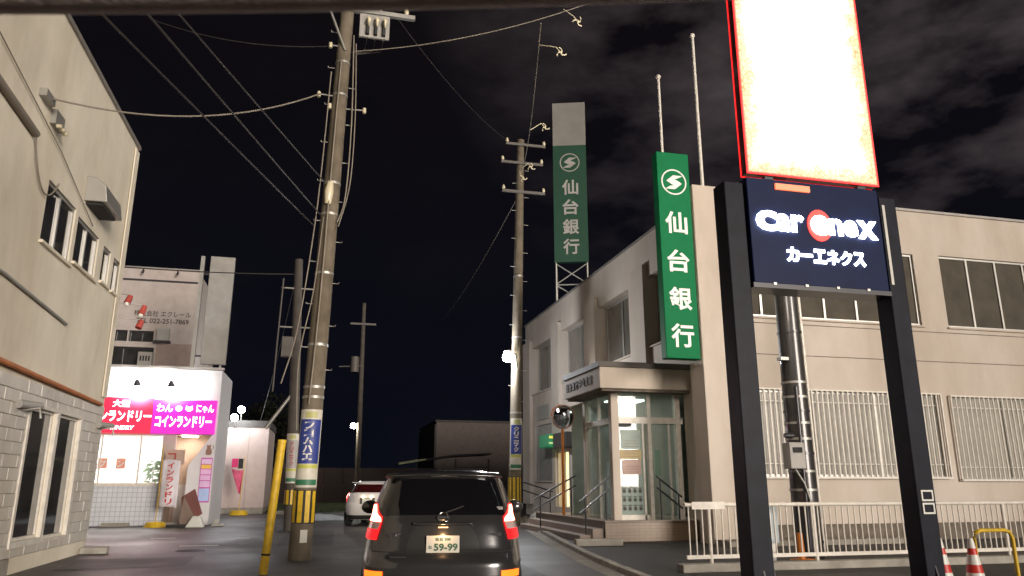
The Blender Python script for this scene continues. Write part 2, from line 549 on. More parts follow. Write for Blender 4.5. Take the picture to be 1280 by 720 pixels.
# ------------------------------------------------------------------ setting: ground, road, kerb
g = MB(); g.add([(-600, -300, -0.010), (600, -300, -0.010), (600, 900, -0.010), (-600, 900, -0.010)], [(0, 1, 2, 3)])
tag(g.build('ground', M['earth']), kind='structure')
KP = [(4.40, -12), (4.40, 8.5), (4.62, 10.4), (4.75, 11.7), (5.0, 13.9), (5.62, 18.0), (6.25, 21.6), (6.75, 24.5), (7.5, 29.0), (8.2, 34), (8.8, 46), (9.2, 140)]
def kerb_x(y):
    for (x0, y0), (x1, y1) in zip(KP, KP[1:]):
        if y0 <= y <= y1: return x0 + (x1 - x0) * (y - y0) / (y1 - y0)
    return KP[-1][0]
g = MB()
for (x0, y0), (x1, y1) in zip(KP, KP[1:]):
    g.add([(-1.3, y0, 0), (x0, y0, 0), (x1, y1, 0), (-1.3, y1, 0)], [(0, 1, 2, 3)])
tag(g.build('road', M['asphalt']), kind='structure')
g = MB(); g.add([(-60, -12, -0.004), (-1.3, -12, -0.004), (-1.3, 42, -0.004), (-60, 42, -0.004)], [(0, 1, 2, 3)])
tag(g.build('parking_lot', M['asphalt']), kind='structure')
g = MB()
for (x0, y0), (x1, y1) in zip(KP, KP[1:]):
    if y0 > 40: break
    g.add([(x0 + 0.15, y0, 0.0), (60, y0, 0.0), (60, y1, 0.0), (x1 + 0.15, y1, 0.0)], [(0, 1, 2, 3)])
tag(g.build('forecourt', M['lot']), kind='structure')
g = MB()
for (x0, y0), (x1, y1) in zip(KP, KP[1:]):
    if y0 > 40: break
    g.add([(x0 - 0.32, y0, 0.004), (x0, y0, 0.004), (x1, y1, 0.004), (x1 - 0.32, y1, 0.004)], [(0, 1, 2, 3)])
tag(g.build('gutter', M['concrete']), kind='structure')
kerb = bpy.data.objects.new('kerb', None); col.objects.link(kerb); tag(kerb, kind='structure')
ks = MB().box(-0.075, 0.075, -0.295, 0.295, -0.05, 0.09)
k0 = ks.build('kerb_stone', M['kerb'], kerb, local=True, bevel=0.015)
y = 5.0; first = True
while y < 38:
    x0, x1 = kerb_x(y), kerb_x(y + 0.6)
    o = k0 if first else child_copy(k0, kerb, (0, 0, 0)); first = False
    o.location = ((x0 + x1) / 2 + 0.075 + random.uniform(-.008, .008), y + 0.3, random.uniform(-.006, .006))
    o.rotation_euler = (0, 0, -math.atan2(x1 - x0, 0.6))
    y += 0.602
def sheet(name, pts, m, z):
    q = MB(); q.add([(x, y, z) for x, y in pts], [tuple(range(len(pts)))]); return tag(q.build(name, m), kind='structure')
M['patch'] = asphalt_mat('road_patch', (0.022, 0.020, 0.020), 0.6, 0.3)
sheet('road_patch', [(2.3, 11.5), (3.5, 11.4), (3.7, 17.0), (2.5, 17.2)], M['patch'], 0.003)
sheet('road_patch', [(-4.2, 14.6), (-2.2, 14.9), (-2.3, 16.8), (-4.3, 16.6)], M['patch'], 0.003)
sheet('road_patch', [(-0.9, 19.0), (0.4, 19.0), (0.5, 24.5), (-0.8, 24.6)], M['patch'], 0.003)
sheet('road_patch', [(5.2, 10.0), (9.0, 10.2), (9.0, 11.2), (5.3, 11.1)], M['patch'], 0.004)
def manhole(x, y, r):
    q = MB(); q.tube([(x, y, 0.0), (x, y, 0.008)], r, 28)
    for k in range(-3, 4): q.box(x - math.sqrt(max(0, r * r * .8 - (k * .08) ** 2)), x + math.sqrt(max(0, r * r * .8 - (k * .08) ** 2)), y + k * .08 - .012, y + k * .08 + .012, 0.008, 0.012)
    return tag(q.build('manhole_cover', M['dark_metal']), kind='structure')
manhole(-2.6, 18.2, 0.32); manhole(3.6, 19.5, 0.32)
def line(name, x0, x1, y0, y1, z=0.004):
    return tag(MB().box(x0, x1, y0, y1, z - 0.003, z).build(name, M['paint_line']), kind='structure')
for x0, x1, y0, y1 in [(-3.05, -2.2, 19.5, 19.62), (-4.2, -3.6, 22.3, 22.4), (-2.0, -1.7, 21.8, 21.9), (-6.6, -6.3, 24.5, 24.7)]:
    line('parking_line', x0, x1, y0, y1, 0.001)
gr = MB()
for i in range(2600):
    x = random.uniform(-9, 3.2); y = random.uniform(41, 47) ; h = random.uniform(0.06, 0.22); a = random.uniform(0, 3.14); w = 0.03
    gr.add([(x - w * math.cos(a), y - w * math.sin(a), 0), (x + w * math.cos(a), y + w * math.sin(a), 0), (x + random.uniform(-.06, .06), y + random.uniform(-.06, .06), h)], [(0, 1, 2)])
gr.add([(-9, 41, 0.01), (3.2, 41, 0.01), (3.2, 47, 0.30), (-9, 47, 0.30)], [(0, 1, 2, 3)])
tag(gr.build('grass', M['grass'], fixn=False), kind='stuff')

# old snow swept to the edges
def lump(cx, cy_, rx, ry, h, seed):
    rnd = random.Random(seed); vs = []; fs = []; n = 20; rings = 6
    for j in range(rings + 1):
        t = j / rings
        for i in range(n):
            a = 2 * math.pi * i / n
            k = t * (1 + 0.25 * math.sin(3 * a + seed) + 0.12 * math.sin(7 * a))
            vs.append((cx + rx * k * math.cos(a), cy_ + ry * k * math.sin(a), max(0, h * (1 - t ** 1.6)) * rnd.uniform(.7, 1.15) - 0.01 * t))
    for j in range(rings):
        for i in range(n):
            fs.append((j * n + i, (j + 1) * n + i, (j + 1) * n + (i + 1) % n, j * n + (i + 1) % n))
    m = MB(); m.add(vs, fs, True); return m
solo(lump(0.1, 32.5, 1.3, 1.4, 0.20, 3), 'snow_patch', M['snow'], 'thin patch of old white snow on the road left of the white hatchback', 'snow')
for i, (x, y_, r, h, lab) in enumerate([(7.15, 24.6, 0.42, 0.42, 'largest pale stone in the heap by the mirror pole'),
                                  (6.95, 26.2, 0.5, 0.30, 'low pale stone at the back of the heap behind the mirror pole'),
                                  (6.55, 22.0, 0.34, 0.16, 'flat whitish stone lying on the kerb in front of the mirror pole'),
                                  (7.7, 27.5, 0.45, 0.35, 'pale stone closest to the bank wall behind the mirror pole')]):
    solo(lump(x, y_, r, r, h, i + 5), 'boulder', M['kerb'], lab, 'stone', 'pale stones heaped at the kerb')
mb = MB().box(5.75, 6.9, 17.15, 17.35, 0, 0.16)
solo(mb, 'concrete_block', M['kerb'], 'long pale concrete block lying at the foot of the bank steps', 'block', bevel=0.02)
mb = MB().box(-4.66, -4.15, 17.75, 17.95, 0, 0.13)
solo(mb, 'concrete_block', M['kerb'], 'short white concrete block at the corner of the cream building', 'block', bevel=0.02)

# ------------------------------------------------------------------ cream building on the left
C = -4.68
bl = thing('cream_building', 'tall cream rendered building with tiled lower wall along the left edge', 'building', (-10, 8, 0))
tallw = [(13.92, 15.2, 0.50, 2.62), (15.34, 16.62, 0.45, 2.62)]
upw = [(13.2, 14.68, 5.25, 6.31), (14.85, 16.25, 5.36, 6.24), (16.62, 17.2, 5.46, 6.22), (17.45, 17.98, 5.46, 6.2)]
mb = MB(); wall(mb, '+X', C, -3, 18.2, 0, 9.1, tallw + upw, 0.14)
mb.add([(C, 18.2, 0), (-18, 18.2, 0), (-18, 18.2, 9.1), (C, 18.2, 9.1)], [(0, 1, 2, 3)])
mb.add([(C, -3, 0), (-18, -3, 0), (-18, -3, 9.1), (C, -3, 9.1)], [(0, 1, 2, 3)])
mb.add([(-18, -3, 0), (-18, 18.2, 0), (-18, 18.2, 9.1), (-18, -3, 9.1)], [(0, 1, 2, 3)])
mb.build('wall', M['cream_wall'], bl, fixn=False)
MB().box(-18, C + 0.05, -3.05, 18.25, 9.1, 9.18).build('roof', M['coping'], bl)
MB().box(C - 0.0, C + 0.06, -3, 13.9, 0, 0.26).build('plinth', M['concrete'], bl)
for i, (a, b, e, f) in enumerate(upw):
    window(bl, '+X', C, a, b, e, f, [(a + b) / 2] if i < 2 else [], M['alu'], M['win_dark'], d=0.07, fr=0.06, sill=M['cream_wall'])
for a, b, e, f in tallw:
    window(bl, '+X', C, a, b, e, f, [], M['white_metal'], M['win_dark'], d=0.06, fr=0.05, name='tall_window')
# tiles of the lower wall, one by one
t0 = MB().box(0.010, 0.030, -0.292, 0.292, -0.094, 0.094).build('wall_tile', M['cream_tile'], bl, local=True, bevel=0.006)
first = True
bx = wloc(bl)
for r in range(14):
    z = 0.36 + r * 0.196
    cuts = [(10.4, 18.19)]
    if 0.40 < z < 2.70: cuts = [(10.4, 13.84), (16.70, 18.19)]
    for ya, yb in cuts:
        y = ya - (0.3 if r % 2 else 0.0)
        while y < yb - 0.05:
            a_ = max(y, ya); b_ = min(y + 0.596, yb); y += 0.596
            if b_ - a_ < 0.06: continue
            o = t0 if first else child_copy(t0, bl, (0, 0, 0)); first = False
            o.location = Vector((C + random.uniform(-0.004, 0.003), (a_ + b_) / 2, z)) - bx
            o.scale = (1, (b_ - a_ - 0.008) / 0.588, 1)
mb = MB(); wall(mb, '+X', C + 0.012, 10, 18.19, 0.26, 3.0, [(13.84, 16.70, 0.40, 2.68)], 0.012); mb.build('grout_bed', M['grout'], bl, fixn=False)
sur = MB()
for u0, u1, z0, z1 in [(13.84, 13.92, 0.40, 2.68), (15.2, 15.34, 0.40, 2.68), (16.62, 16.74, 0.40, 2.68), (13.92, 15.2, 2.62, 2.68), (15.34, 16.62, 2.62, 2.68), (13.92, 15.2, 0.40, 0.50), (15.34, 16.62, 0.40, 0.45)]:
    sur.fbox('+X', C, u0, u1, z0, z1, -0.05, 0.0)
sur.build('window_surround', M['white_metal'], bl)
MB().tube([(C + 0.07, -1, 3.14), (C + 0.07, 12, 3.14), (C + 0.07, 17.7, 3.02)], 0.042, 8).build('orange_pipe', mat('orange_pipe_paint', (0.50, 0.17, 0.05), 0.5, var=0.2), bl)
MB().tube([(C + 0.04, 6, 4.42), (C + 0.04, 12, 4.36), (C + 0.04, 14.95, 4.2)], 0.025, 6).build('grey_conduit', M['steel'], bl)
mb = MB().tube([(C + 0.05, 9.0, 6.9), (C + 0.05, 12.25, 6.68)], 0.06, 8)
mb.tube(catenary((C + 0.05, 12.2, 6.7), (C + 0.05, 13.5, 6.35), 0.55, 14), 0.015, 5)
mb.tube([(C + 0.04, 10, 7.5), (C + 0.04, 13.4, 6.9), (C + 0.04, 15.6, 6.3)], 0.010, 5)
mb.build('wall_cable', M['cable_lit'], bl)
mb = MB().prism('-Y', 15.0, [(C, 7.12), (C + 0.15, 7.10), (C + 0.34, 6.96), (C + 0.40, 6.62), (C, 6.62)], 0, 1.15)
mb.build('vent_hood', M['alu'], bl, bevel=0.01)
MB().box(C - 0.0, C + 0.30, 15.1, 16.05, 6.58, 6.619).build('vent_grille', M['black'], bl)
br = MB().box(C, C + 0.12, 12.2, 12.6, 7.34, 7.46); br.box(C, C + 0.09, 12.8, 13.2, 7.15, 7.4)
brk = br.build('cable_bracket', M['steel'], bl)
for yy in (12.85, 13.0, 13.15):
    MB().tube([(C + 0.10, yy, 7.12), (C + 0.18, yy, 7.12)], 0.035, 8).build('insulator', M['insul'], brk)
for yy in (13.55, 18.05):
    b_ = MB().tube([(C, yy, 2.52), (C + 0.28, yy, 2.56), (C + 0.30, yy + 0.02, 2.40)], 0.022, 6).build('lamp_bracket', M['steel'], bl)
    mm = MB().tube([(C + 0.06, yy - 0.28, 2.60), (C + 0.2, yy + 0.28, 2.62)], [0.07, 0.05], 10); mm.build('lamp_cover', M['sign_grey'], b_)
MB().box(C + 0.02, C + 0.045, 17.86, 18.18, 3.2, 9.0).build('downpipe_strip', M['cream_wall'], bl)
# rods at the corner with small red floodlights
for i, (x, z, zr) in enumerate([(-4.45, 5.42, 5.56), (-4.13, 5.17, 5.34), (-4.15, 4.86, 5.0)]):
    t = thing('red_floodlight', ['red floodlight on the shortest, topmost rod off the cream building corner', 'red floodlight on the middle rod off the cream building corner',
              'lowest red floodlight off the cream building corner, nearest the lettering'][i], 'floodlight', (x, 18.3, z), 'red floodlights off the cream building corner')
    MB().tube([(C, 18.15, zr), (x, 18.3, zr)], 0.012, 6).build('rod', M['steel'], t)
    MB().tube([(x, 18.3, zr), (x - 0.02, 18.3, z + 0.08), (x - 0.05, 18.25, z - 0.06)], [0.05, 0.065, 0.075], 10).build('housing', M['red_paint'], t)
    if i < 2: MB().sphere((x - 0.05, 18.24, z - 0.08), 0.055).build('lens', M['sign_white'], t)

# ------------------------------------------------------------------ laundromat
YL = 29.0
la = thing('laundromat', 'white coin laundry shop with bright window and red and magenta signs', 'shop', (-7.5, 32, 0))
mb = MB()
wall(mb, '-Y', YL, -12.5, -5.2, 1.29, 5.38, [(-8.7, -5.38, 1.36, 3.06)], 0.12)
mb.add([(-5.2, YL, 3.06), (-3.68, YL, 3.06), (-3.68, YL, 5.36), (-5.2, YL, 5.36)], [(0, 1, 2, 3)])
mb.add([(-3.68, YL, 0), (-3.68, YL + 3.3, 0), (-3.68, YL + 3.3, 5.36), (-3.68, YL, 5.36)], [(0, 1, 2, 3)])
mb.add([(-12.5, YL, 5.38), (-3.68, YL, 5.38), (-3.68, YL + 3.3, 5.38), (-12.5, YL + 3.3, 5.38)], [(0, 1, 2, 3)])
mb.build('wall', M['laundry_wall'], la, fixn=False)
MB().prism('-Y', YL, [(-3.681, 3.06), (-3.82, 3.06), (-4.52, 1.98), (-4.52, 0.0), (-3.681, 0.0)], -0.0, 0.14).build('diagonal_wing_wall', M['laundry_wall'], la)
MB().box(-12.5, -5.2, YL - 0.02, YL + 0.2, 0, 1.30).build('tiled_wall', M['laundry_tile'], la)
MB().box(-5.38, -5.0, YL - 0.03, YL + 0.2, 1.30, 3.06).build('pilaster', M['pinkish'], la)
MB().box(-12.5, -3.62, YL - 0.08, YL + 0.1, 5.38, 5.46).build('parapet_cap', M['alu'], la)
# room behind the window
E_room = emat('lit_room_wall', (1.0, 0.97, 0.90), 0.55, (0.8, 0.78, 0.74))
rm = MB()
rm.add([(-9.2, YL + 3.2, 0.1), (-5.2, YL + 3.2, 0.1), (-5.2, YL + 3.2, 3.2), (-9.2, YL + 3.2, 3.2)], [(0, 1, 2, 3)])
rm.add([(-9.2, YL + .2, 0.1), (-9.2, YL + 3.2, 0.1), (-9.2, YL + 3.2, 3.2), (-9.2, YL + .2, 3.2)], [(0, 1, 2, 3)])
rm.add([(-5.2, YL + .2, 0.1), (-5.2, YL + 3.2, 0.1), (-5.2, YL + 3.2, 3.2), (-5.2, YL + .2, 3.2)], [(0, 1, 2, 3)])
rm.add([(-9.2, YL + .2, 3.2), (-5.2, YL + .2, 3.2), (-5.2, YL + 3.2, 3.2), (-9.2, YL + 3.2, 3.2)], [(0, 1, 2, 3)])
rm.add([(-9.2, YL + .2, 0.1), (-5.2, YL + .2, 0.1), (-5.2, YL + 3.2, 0.1), (-9.2, YL + 3.2, 0.1)], [(0, 1, 2, 3)])
rm.build('interior', M['laundry_wall'], la, fixn=False)
E_ceil = emat('ceiling_light', (1.0, 0.96, 0.88), 34.0)
for xx in (-8.2, -6.2):
    MB().box(xx - 0.5, xx + 0.5, YL + 0.9, YL + 2.2, 3.14, 3.18).build('ceiling_light', E_ceil, la)
w_ = window(la, '-Y', YL, -8.7, -5.38, 1.36, 3.06, [-7.35, -6.12], M['white_metal'], M['glass'], d=0.05, fr=0.05, name='shop_window', sill=M['white_metal'])
# poster pair inside the glass
for x0, s in [(-7.42, 'プ'), (-6.85, 'ン')]:
    pp = MB().box(x0, x0 + 0.30, YL + 0.066, YL + 0.074, 1.88, 2.24).build('poster', emat('poster_orange', (0.62, 0.13, 0.03), 0.20), la)
    txt(pp, 'lettering', s, M['sign_white'], '-Y', YL + 0.064, x0 + 0.15, 2.05, 0.22, 0.22, thick=0.002, bold=0.02)
MB().box(-7.3, -6.3, YL + 2.0, YL + 2.8, 0.1, 1.75).build('washing_machine', M['sign_white'], la, bevel=0.03)
# entrance recess
en = MB()
en.add([(-5.2, YL + 1.3, 0.02), (-3.7, YL + 1.3, 0.02), (-3.7, YL + 1.3, 3.2), (-5.2, YL + 1.3, 3.2)], [(0, 1, 2, 3)])
en.add([(-5.19, YL, 3.061), (-3.7, YL, 3.061), (-3.7, YL + 1.3, 3.061), (-5.19, YL + 1.3, 3.061)], [(0, 1, 2, 3)])
en.add([(-5.19, YL + .2, 0.02), (-5.19, YL + 1.3, 0.02), (-5.19, YL + 1.3, 3.06), (-5.19, YL + .2, 3.06)], [(0, 1, 2, 3)])
en.build('entrance_wall', M['beige'], la, fixn=False)
dr = MB().box(-5.05, -4.2, YL + 1.24, YL + 1.29, 0.03, 1.35).build('door', M['laundry_wall'], la)
MB().box(-4.35, -4.28, YL + 1.2, YL + 1.24, 0.9, 1.2).build('door_handle', M['alu'], dr)
MB().box(-4.9, -4.4, YL + 0.4, YL + 0.9, 3.02, 3.058).build('entrance_light', emat('entrance_light', (1.0, 0.86, 0.70), 16.0), la)
# sign boards
redb = MB().box(-9.6, -5.82, YL - 0.22, YL - 0.003, 3.08, 4.30).build('red_sign_board', emat('red_sign_face', (0.95, 0.02, 0.075), 0.62, (0.6, 0.02, 0.05)), la)
magb = MB().box(-5.818, -3.74, YL - 0.22, YL - 0.003, 3.08, 4.26).build('magenta_sign_board', emat('magenta_sign_face', (0.62, 0.012, 0.40), 0.75, (0.5, 0.02, 0.35)), la)
E_let = emat('lit_lettering', (1.0, 0.95, 0.97), 2.2)
YF = YL - 0.22
txt(redb, 'lettering', 'コインランドリー', E_let, '-Y', YF, -6.95, 3.66, 2.20, 0.38, bold=0.03, thick=0.012)
txt(redb, 'lettering', '大型', E_let, '-Y', YF, -6.85, 4.08, 0.55, 0.24, bold=0.02, thick=0.012)
txt(redb, 'lettering', 'COIN LAUNDRY', E_let, '-Y', YF, -7.1, 3.26, 1.5, 0.14, bold=0.03, shear=0.25, thick=0.012)
txt(magb, 'lettering', 'コインランドリー', E_let, '-Y', YF, -4.78, 3.50, 1.86, 0.40, bold=0.03, thick=0.012)
txt(magb, 'lettering', 'わん', E_let, '-Y', YF, -5.44, 3.96, 0.52, 0.27, bold=0.02, thick=0.012)
txt(magb, 'lettering', 'にゃん', E_let, '-Y', YF, -4.11, 3.96, 0.58, 0.28, bold=0.02, thick=0.012)
mb = MB()
circ = [(-4.98 + 0.11 * math.cos(a * math.pi / 8), 3.95 + 0.10 * math.sin(a * math.pi / 8)) for a in range(16)]
mb.prism('-Y', YF, circ, -0.012, 0.0)
mb.prism('-Y', YF, [(-4.74, 4.06), (-4.68, 4.01), (-4.60, 4.01), (-4.54, 4.06), (-4.52, 3.92), (-4.60, 3.86), (-4.68, 3.86), (-4.76, 3.92)], -0.012, 0.0)
mb.build('animal_face_mark', E_let, magb)
# two floodlights over the signs
E_bulb = emat('floodlight_glow', (1.0, 0.97, 0.93), 60.0)
for i, xx in enumerate((-6.35, -5.25)):
    t = thing('sign_floodlight', ['left floodlight over the laundry signs, above the red board', 'right floodlight over the laundry signs, above the magenta board'][i], 'floodlight', (xx, YL - 0.6, 4.8), 'floodlights over the laundry signs')
    MB().tube([(xx, YL, 5.0), (xx, YL - 0.55, 4.95), (xx, YL - 0.62, 4.75)], 0.02, 6).build('arm', M['dark_metal'], t)
    MB().tube([(xx, YL - 0.66, 4.86), (xx, YL - 0.56, 4.70)], [0.05, 0.13], 12).build('hood', M['dark_metal'], t)
    MB().sphere((xx, YL - 0.54, 4.66), 0.07).build('bulb', E_bulb, t)
    spot_light('flood_lamp', (xx, YL - 0.60, 4.58), (0, 1.0, 0.12), 560.0, (1.0, 0.96, 0.97), t)
# magenta price board on the wing wall
pb = MB().box(-4.10, -3.72, YL - 0.02, YL - 0.002, 0.75, 2.27).build('price_board', mat('magenta_board', (0.55, 0.10, 0.42), 0.5), la)
for z0, z1, c in [(2.06, 2.22, (0.75, 0.55, 0.8)), (1.90, 2.03, (0.85, 0.55, 0.08)), (1.70, 1.87, (0.75, 0.45, 0.72)), (1.50, 1.67, (0.75, 0.45, 0.72)), (1.27, 1.47, (0.72, 0.48, 0.72)), (0.80, 1.22, (0.42, 0.55, 0.85))]:
    MB().box(-4.075, -3.745, YL - 0.028, YL - 0.02, z0, z1).build('notice', mat('notice_paper', c, 0.5), pb)
cat = [(-3.98, 2.38), (-3.90, 2.36), (-3.80, 2.37), (-3.77, 2.46), (-3.80, 2.56), (-3.83, 2.62), (-3.82, 2.70), (-3.86, 2.74), (-3.88, 2.69), (-3.91, 2.69), (-3.93, 2.74), (-3.96, 2.68), (-3.94, 2.60), (-3.98, 2.52)]
MB().prism('-Y', YL, cat, -0.012, 0.0).build('animal_mark', mat('brown_mark', (0.30, 0.16, 0.12), 0.6), la)
MB().tube([(-3.80, YL - 0.01, 2.52), (-3.73, YL - 0.01, 2.60), (-3.74, YL - 0.01, 2.70)], 0.012, 6).build('tail_mark', mat('brown_mark2', (0.30, 0.16, 0.12), 0.6), la)
# potted plant behind the glass
pt = thing('potted_plant', 'green potted plant behind the right pane of the laundry window', 'plant', (-5.75, YL + 0.5, 0.1))
MB().tube([(-5.75, YL + 0.5, 0.1), (-5.75, YL + 0.5, 0.5)], [0.14, 0.19], 12).build('pot', M['sign_white'], pt)
MB().tube([(-5.75, YL + 0.5, 0.5), (-5.72, YL + 0.5, 1.3), (-5.70, YL + 0.5, 1.9)], [0.025, 0.02, 0.012], 6).build('stem', M['bark'], pt)
for i in range(34):
    a = random.uniform(0, 6.28); z = random.uniform(1.25, 2.15); ln = random.uniform(0.22, 0.42); dz = random.uniform(-0.25, 0.05)
    p0 = Vector((-5.72, YL + 0.5, z)); dr_ = Vector((math.cos(a), 0.6 * math.sin(a), 0)); sd = Vector((-math.sin(a), math.cos(a), 0)) * 0.055
    mid = p0 + dr_ * ln * 0.5 + Vector((0, 0, 0.05)); tip = p0 + dr_ * ln + Vector((0, 0, dz))
    l_ = MB(); l_.add([p0, mid + sd, tip, mid - sd], [(0, 1, 2), (0, 2, 3)]); l_.build('leaf', M['leaf'], pt, fixn=False)
for x0, x1, yy, lab in [(-6.95, -6.1, 29.0 - 0.45, 'concrete wheel stop left of the nobori banner, under the tiled wall'), (-5.15, -4.4, 28.4 - 0.3, 'concrete wheel stop in front of the laundry entrance')]:
    solo(MB().prism('-X', x0, [(yy, 0), (yy + 0.16, 0), (yy + 0.13, 0.12), (yy + 0.03, 0.12)], 0, x1 - x0), 'wheel_stop', M['concrete'], lab, 'wheel stop', 'wheel stops at the laundry')

# taller building behind the laundromat
Y2 = 32.0 + 4.2
Y2 = 36.3
s2 = Y2 / 32.0
ub = thing('office_building', 'dim beige building with faded black lettering rising behind the laundry', 'building', (-9, 39, 0))
def k2(x, z): return (x * s2, 1.4 + (z - 1.4) * s2)
def b2(mb, x0, x1, z0, z1, d0, d1):
    a, b = k2(x0, z0); c, d = k2(x1, z1)
    return mb.fbox('-Y', Y2, a, c, b, d, d0, d1)
ops = []
for x0, x1, z0, z1 in [(-8.6, -7.73, 6.82, 7.26), (-7.68, -6.77, 6.82, 7.26), (-9.0, -6.70, 5.0, 6.60)]:
    a, b = k2(x0, z0); c, d = k2(x1, z1); ops.append((a, c, b, d))
a, b = k2(-12, 0); c, d = k2(-5.31, 9.80)
mb = MB(); wall(mb, '-Y', Y2, a, c, 0, d, ops, 0.25)
mb.add([(c, Y2, 0), (c, Y2 + 7, 0), (c, Y2 + 7, d), (c, Y2, d)], [(0, 1, 2, 3)])
mb.add([(a, Y2, d), (c, Y2, d), (c, Y2 + 7, d), (a, Y2 + 7, d)], [(0, 1, 2, 3)])
mb.build('wall', M['upper_wall'], ub, fixn=False)
b2(MB(), -6.62, -5.32, 4.5, 6.78, -0.03, 0).build('brown_panel', M['upper_brown'], ub)
b2(MB(), -12, -5.28, 9.80, 9.88, -0.06, 0.3).build('roof_edge', M['coping'], ub)
b2(MB(), -12, -5.33, 9.30, 9.36, -0.08, 0).build('cable_tray', M['dark_metal'], ub)
for o_ in ops: 
    window(ub, '-Y', Y2, o_[0], o_[1], o_[2], o_[3], [(o_[0] + o_[1]) / 2], M['dark_metal'], M['win_dark'], d=0.2, fr=0.06)
hb = b2(MB(), -6.62, -6.17, 6.85, 7.36, -0.25, 0).build('vent_box', M['alu'], ub)
b2(MB(), -6.70, -6.10, 6.78, 6.86, -0.32, 0).build('vent_lip', M['dark_metal'], hb)
ac = b2(MB(), -7.15, -6.65, 5.7, 6.35, -0.5, -0.1).build('air_conditioner', M['sign_grey'], ub)
for q in (0, 1, 2, 3): b2(MB(), -7.08 + q * 0.1, -7.02 + q * 0.1, 6.0, 6.2, -0.51, -0.5).build('vent_slot', M['black'], ac)
x_, z_ = k2(-6.53, 7.98)
txt(ub, 'lettering', '株式会社 エクレール', M['ink'], '-Y', Y2, x_, z_, 2.12 * s2, 0.24 * s2, bold=0.01)
x_, z_ = k2(-6.5, 7.68)
txt(ub, 'lettering', 'TEL 022-251-7869', M['ink'], '-Y', Y2, x_, z_, 1.95 * s2, 0.20 * s2, bold=0.015)
for xx in (-7.4, -6.1):
    x_, z_ = k2(xx, 9.62); MB().tube([(x_, Y2, z_ + 0.1), (x_, Y2 - 0.3, z_ + 0.1), (x_, Y2 - 0.32, z_ - 0.08)], [0.02, 0.03, 0.06], 8).build('wall_spotlight', M['dark_metal'], ub)

# blank sign board standing on the laundry roof
ts = thing('roof_sign_board', 'tall blank white sign board standing on the laundry roof', 'sign', (-4.3, 30, 5.38))
MB().box(-4.62, -3.73, 29.92, 30.12, 5.72, 9.93).build('board', M['sign_grey'], ts, bevel=0.015)
MB().box(-4.98, -4.84, 29.98, 30.12, 5.38, 9.93).build('post', M['alu'], ts)
for zz in (6.0, 9.2): MB().box(-4.84, -4.62, 30.0, 30.06, zz, zz + 0.06).build('bracket', M['dark_metal'], ts)
for xx in (-4.4, -3.95): MB().box(xx, xx + 0.07, 30.0, 30.08, 5.38, 5.72).build('foot', M['steel'], ts)

# low annex set back on the right of the laundromat
YA = 39.0
an = thing('annex', 'low pinkish annex wall right of the laundry, set back', 'building', (-3.4, 41, 0))
MB().box(-4.6, -2.55, YA, YA + 5, 0.28, 4.02).build('wall', M['pinkish'], an)
MB().box(-4.6, -2.50, YA - 0.05, YA + 5, 4.02, 4.35).build('roof_edge', M['far_dark'], an)
MB().box(-4.6, -2.57, YA + 0.02, YA + 5, 0, 0.28).build('plinth', M['concrete'], an)
MB().box(-3.45, -3.43, YA - 0.006, YA, 0.3, 4.0).build('siding_joint', M['upper_brown'], an)
E_fl = emat('white_lamp_glow', (0.92, 0.96, 1.0), 60.0)
for i, (x, z, dy) in enumerate([(-3.90, 4.85, 0.0), (-4.13, 4.42, -0.5)]):
    t = thing('annex_lamp', ['upper of the two glaring white lamps over the annex roof', 'lower of the two glaring white lamps beside the laundry wall'][i], 'lamp', (x, YA - 0.2 + dy, z - 0.4), 'glaring lamps over the annex')
    MB().tube([(x, YA + 0.1 + dy * .2, 4.2 if i == 0 else 4.0), (x, YA - 0.1 + dy, z - 0.1)], 0.025, 6).build('bracket', M['steel'], t)
    MB().tube([(x, YA - 0.05 + dy, z + 0.05), (x, YA - 0.16 + dy, z)], [0.07, 0.15], 12).build('hood', M['dark_metal'], t)
    MB().sphere((x, YA - 0.2 + dy, z), 0.17).build('bulb', E_fl, t)
    point_light('lamp_light', (x, YA - 0.5 + dy, z - 0.1), 60.0, (0.9, 0.95, 1.0), 0.1, t)

# banner flags
def banner_cloth(x0, x1, z0, z1, y, taper=0.0, nx=10, nz=16, seed=0):
    m = MB(); vs = []; fs = []
    for j in range(nz + 1):
        t = j / nz
        for i in range(nx + 1):
            u = i / nx
            xa = x0 + (x1 - x0) * taper * t; xb = x1 - (x1 - x0) * taper * 0.1 * t
            vs.append((xa + (xb - xa) * u, y + 0.05 * math.sin(6 * u + 3 * t + seed) * (0.3 + t), z1 + (z0 - z1) * t + 0.03 * math.sin(4 * u + seed)))
    for j in range(nz):
        for i in range(nx):
            a = j * (nx + 1) + i; fs.append((a, a + 1, a + nx + 2, a + nx + 1))
    m.add(vs, fs, True); return m
b1 = thing('banner_flag', 'white upright banner with red katakana on a yellow base beside the laundry window', 'banner', (-5.1, 28.0, 0), 'banner flags at the laundry')
MB().tube([(-5.18, 28, 0), (-5.18, 28, 0.16)], [0.36, 0.28], 16).build('base', M['yellow'], b1)
MB().tube([(-5.18, 28, 0.16), (-5.18, 28, 2.6)], 0.016, 6).build('pole', M['yellow'], b1)
cl = banner_cloth(-5.15, -4.60, 0.62, 2.15, 27.98).build('cloth', mat('banner_white', (0.68, 0.64, 0.68), 0.8), b1, fixn=False)
cl.modifiers.new('thickness', 'SOLIDIFY').thickness = 0.004
MB().box(-5.1, -4.5, 28.02, 28.05, 2.0, 2.5).build('top_panel', mat('banner_top', (0.48, 0.34, 0.28), 0.8), b1)
txt(b1, 'lettering', 'コ', M['red_paint'], '-Y', 28.02, -4.9, 2.25, 0.26, 0.28, bold=0.03)
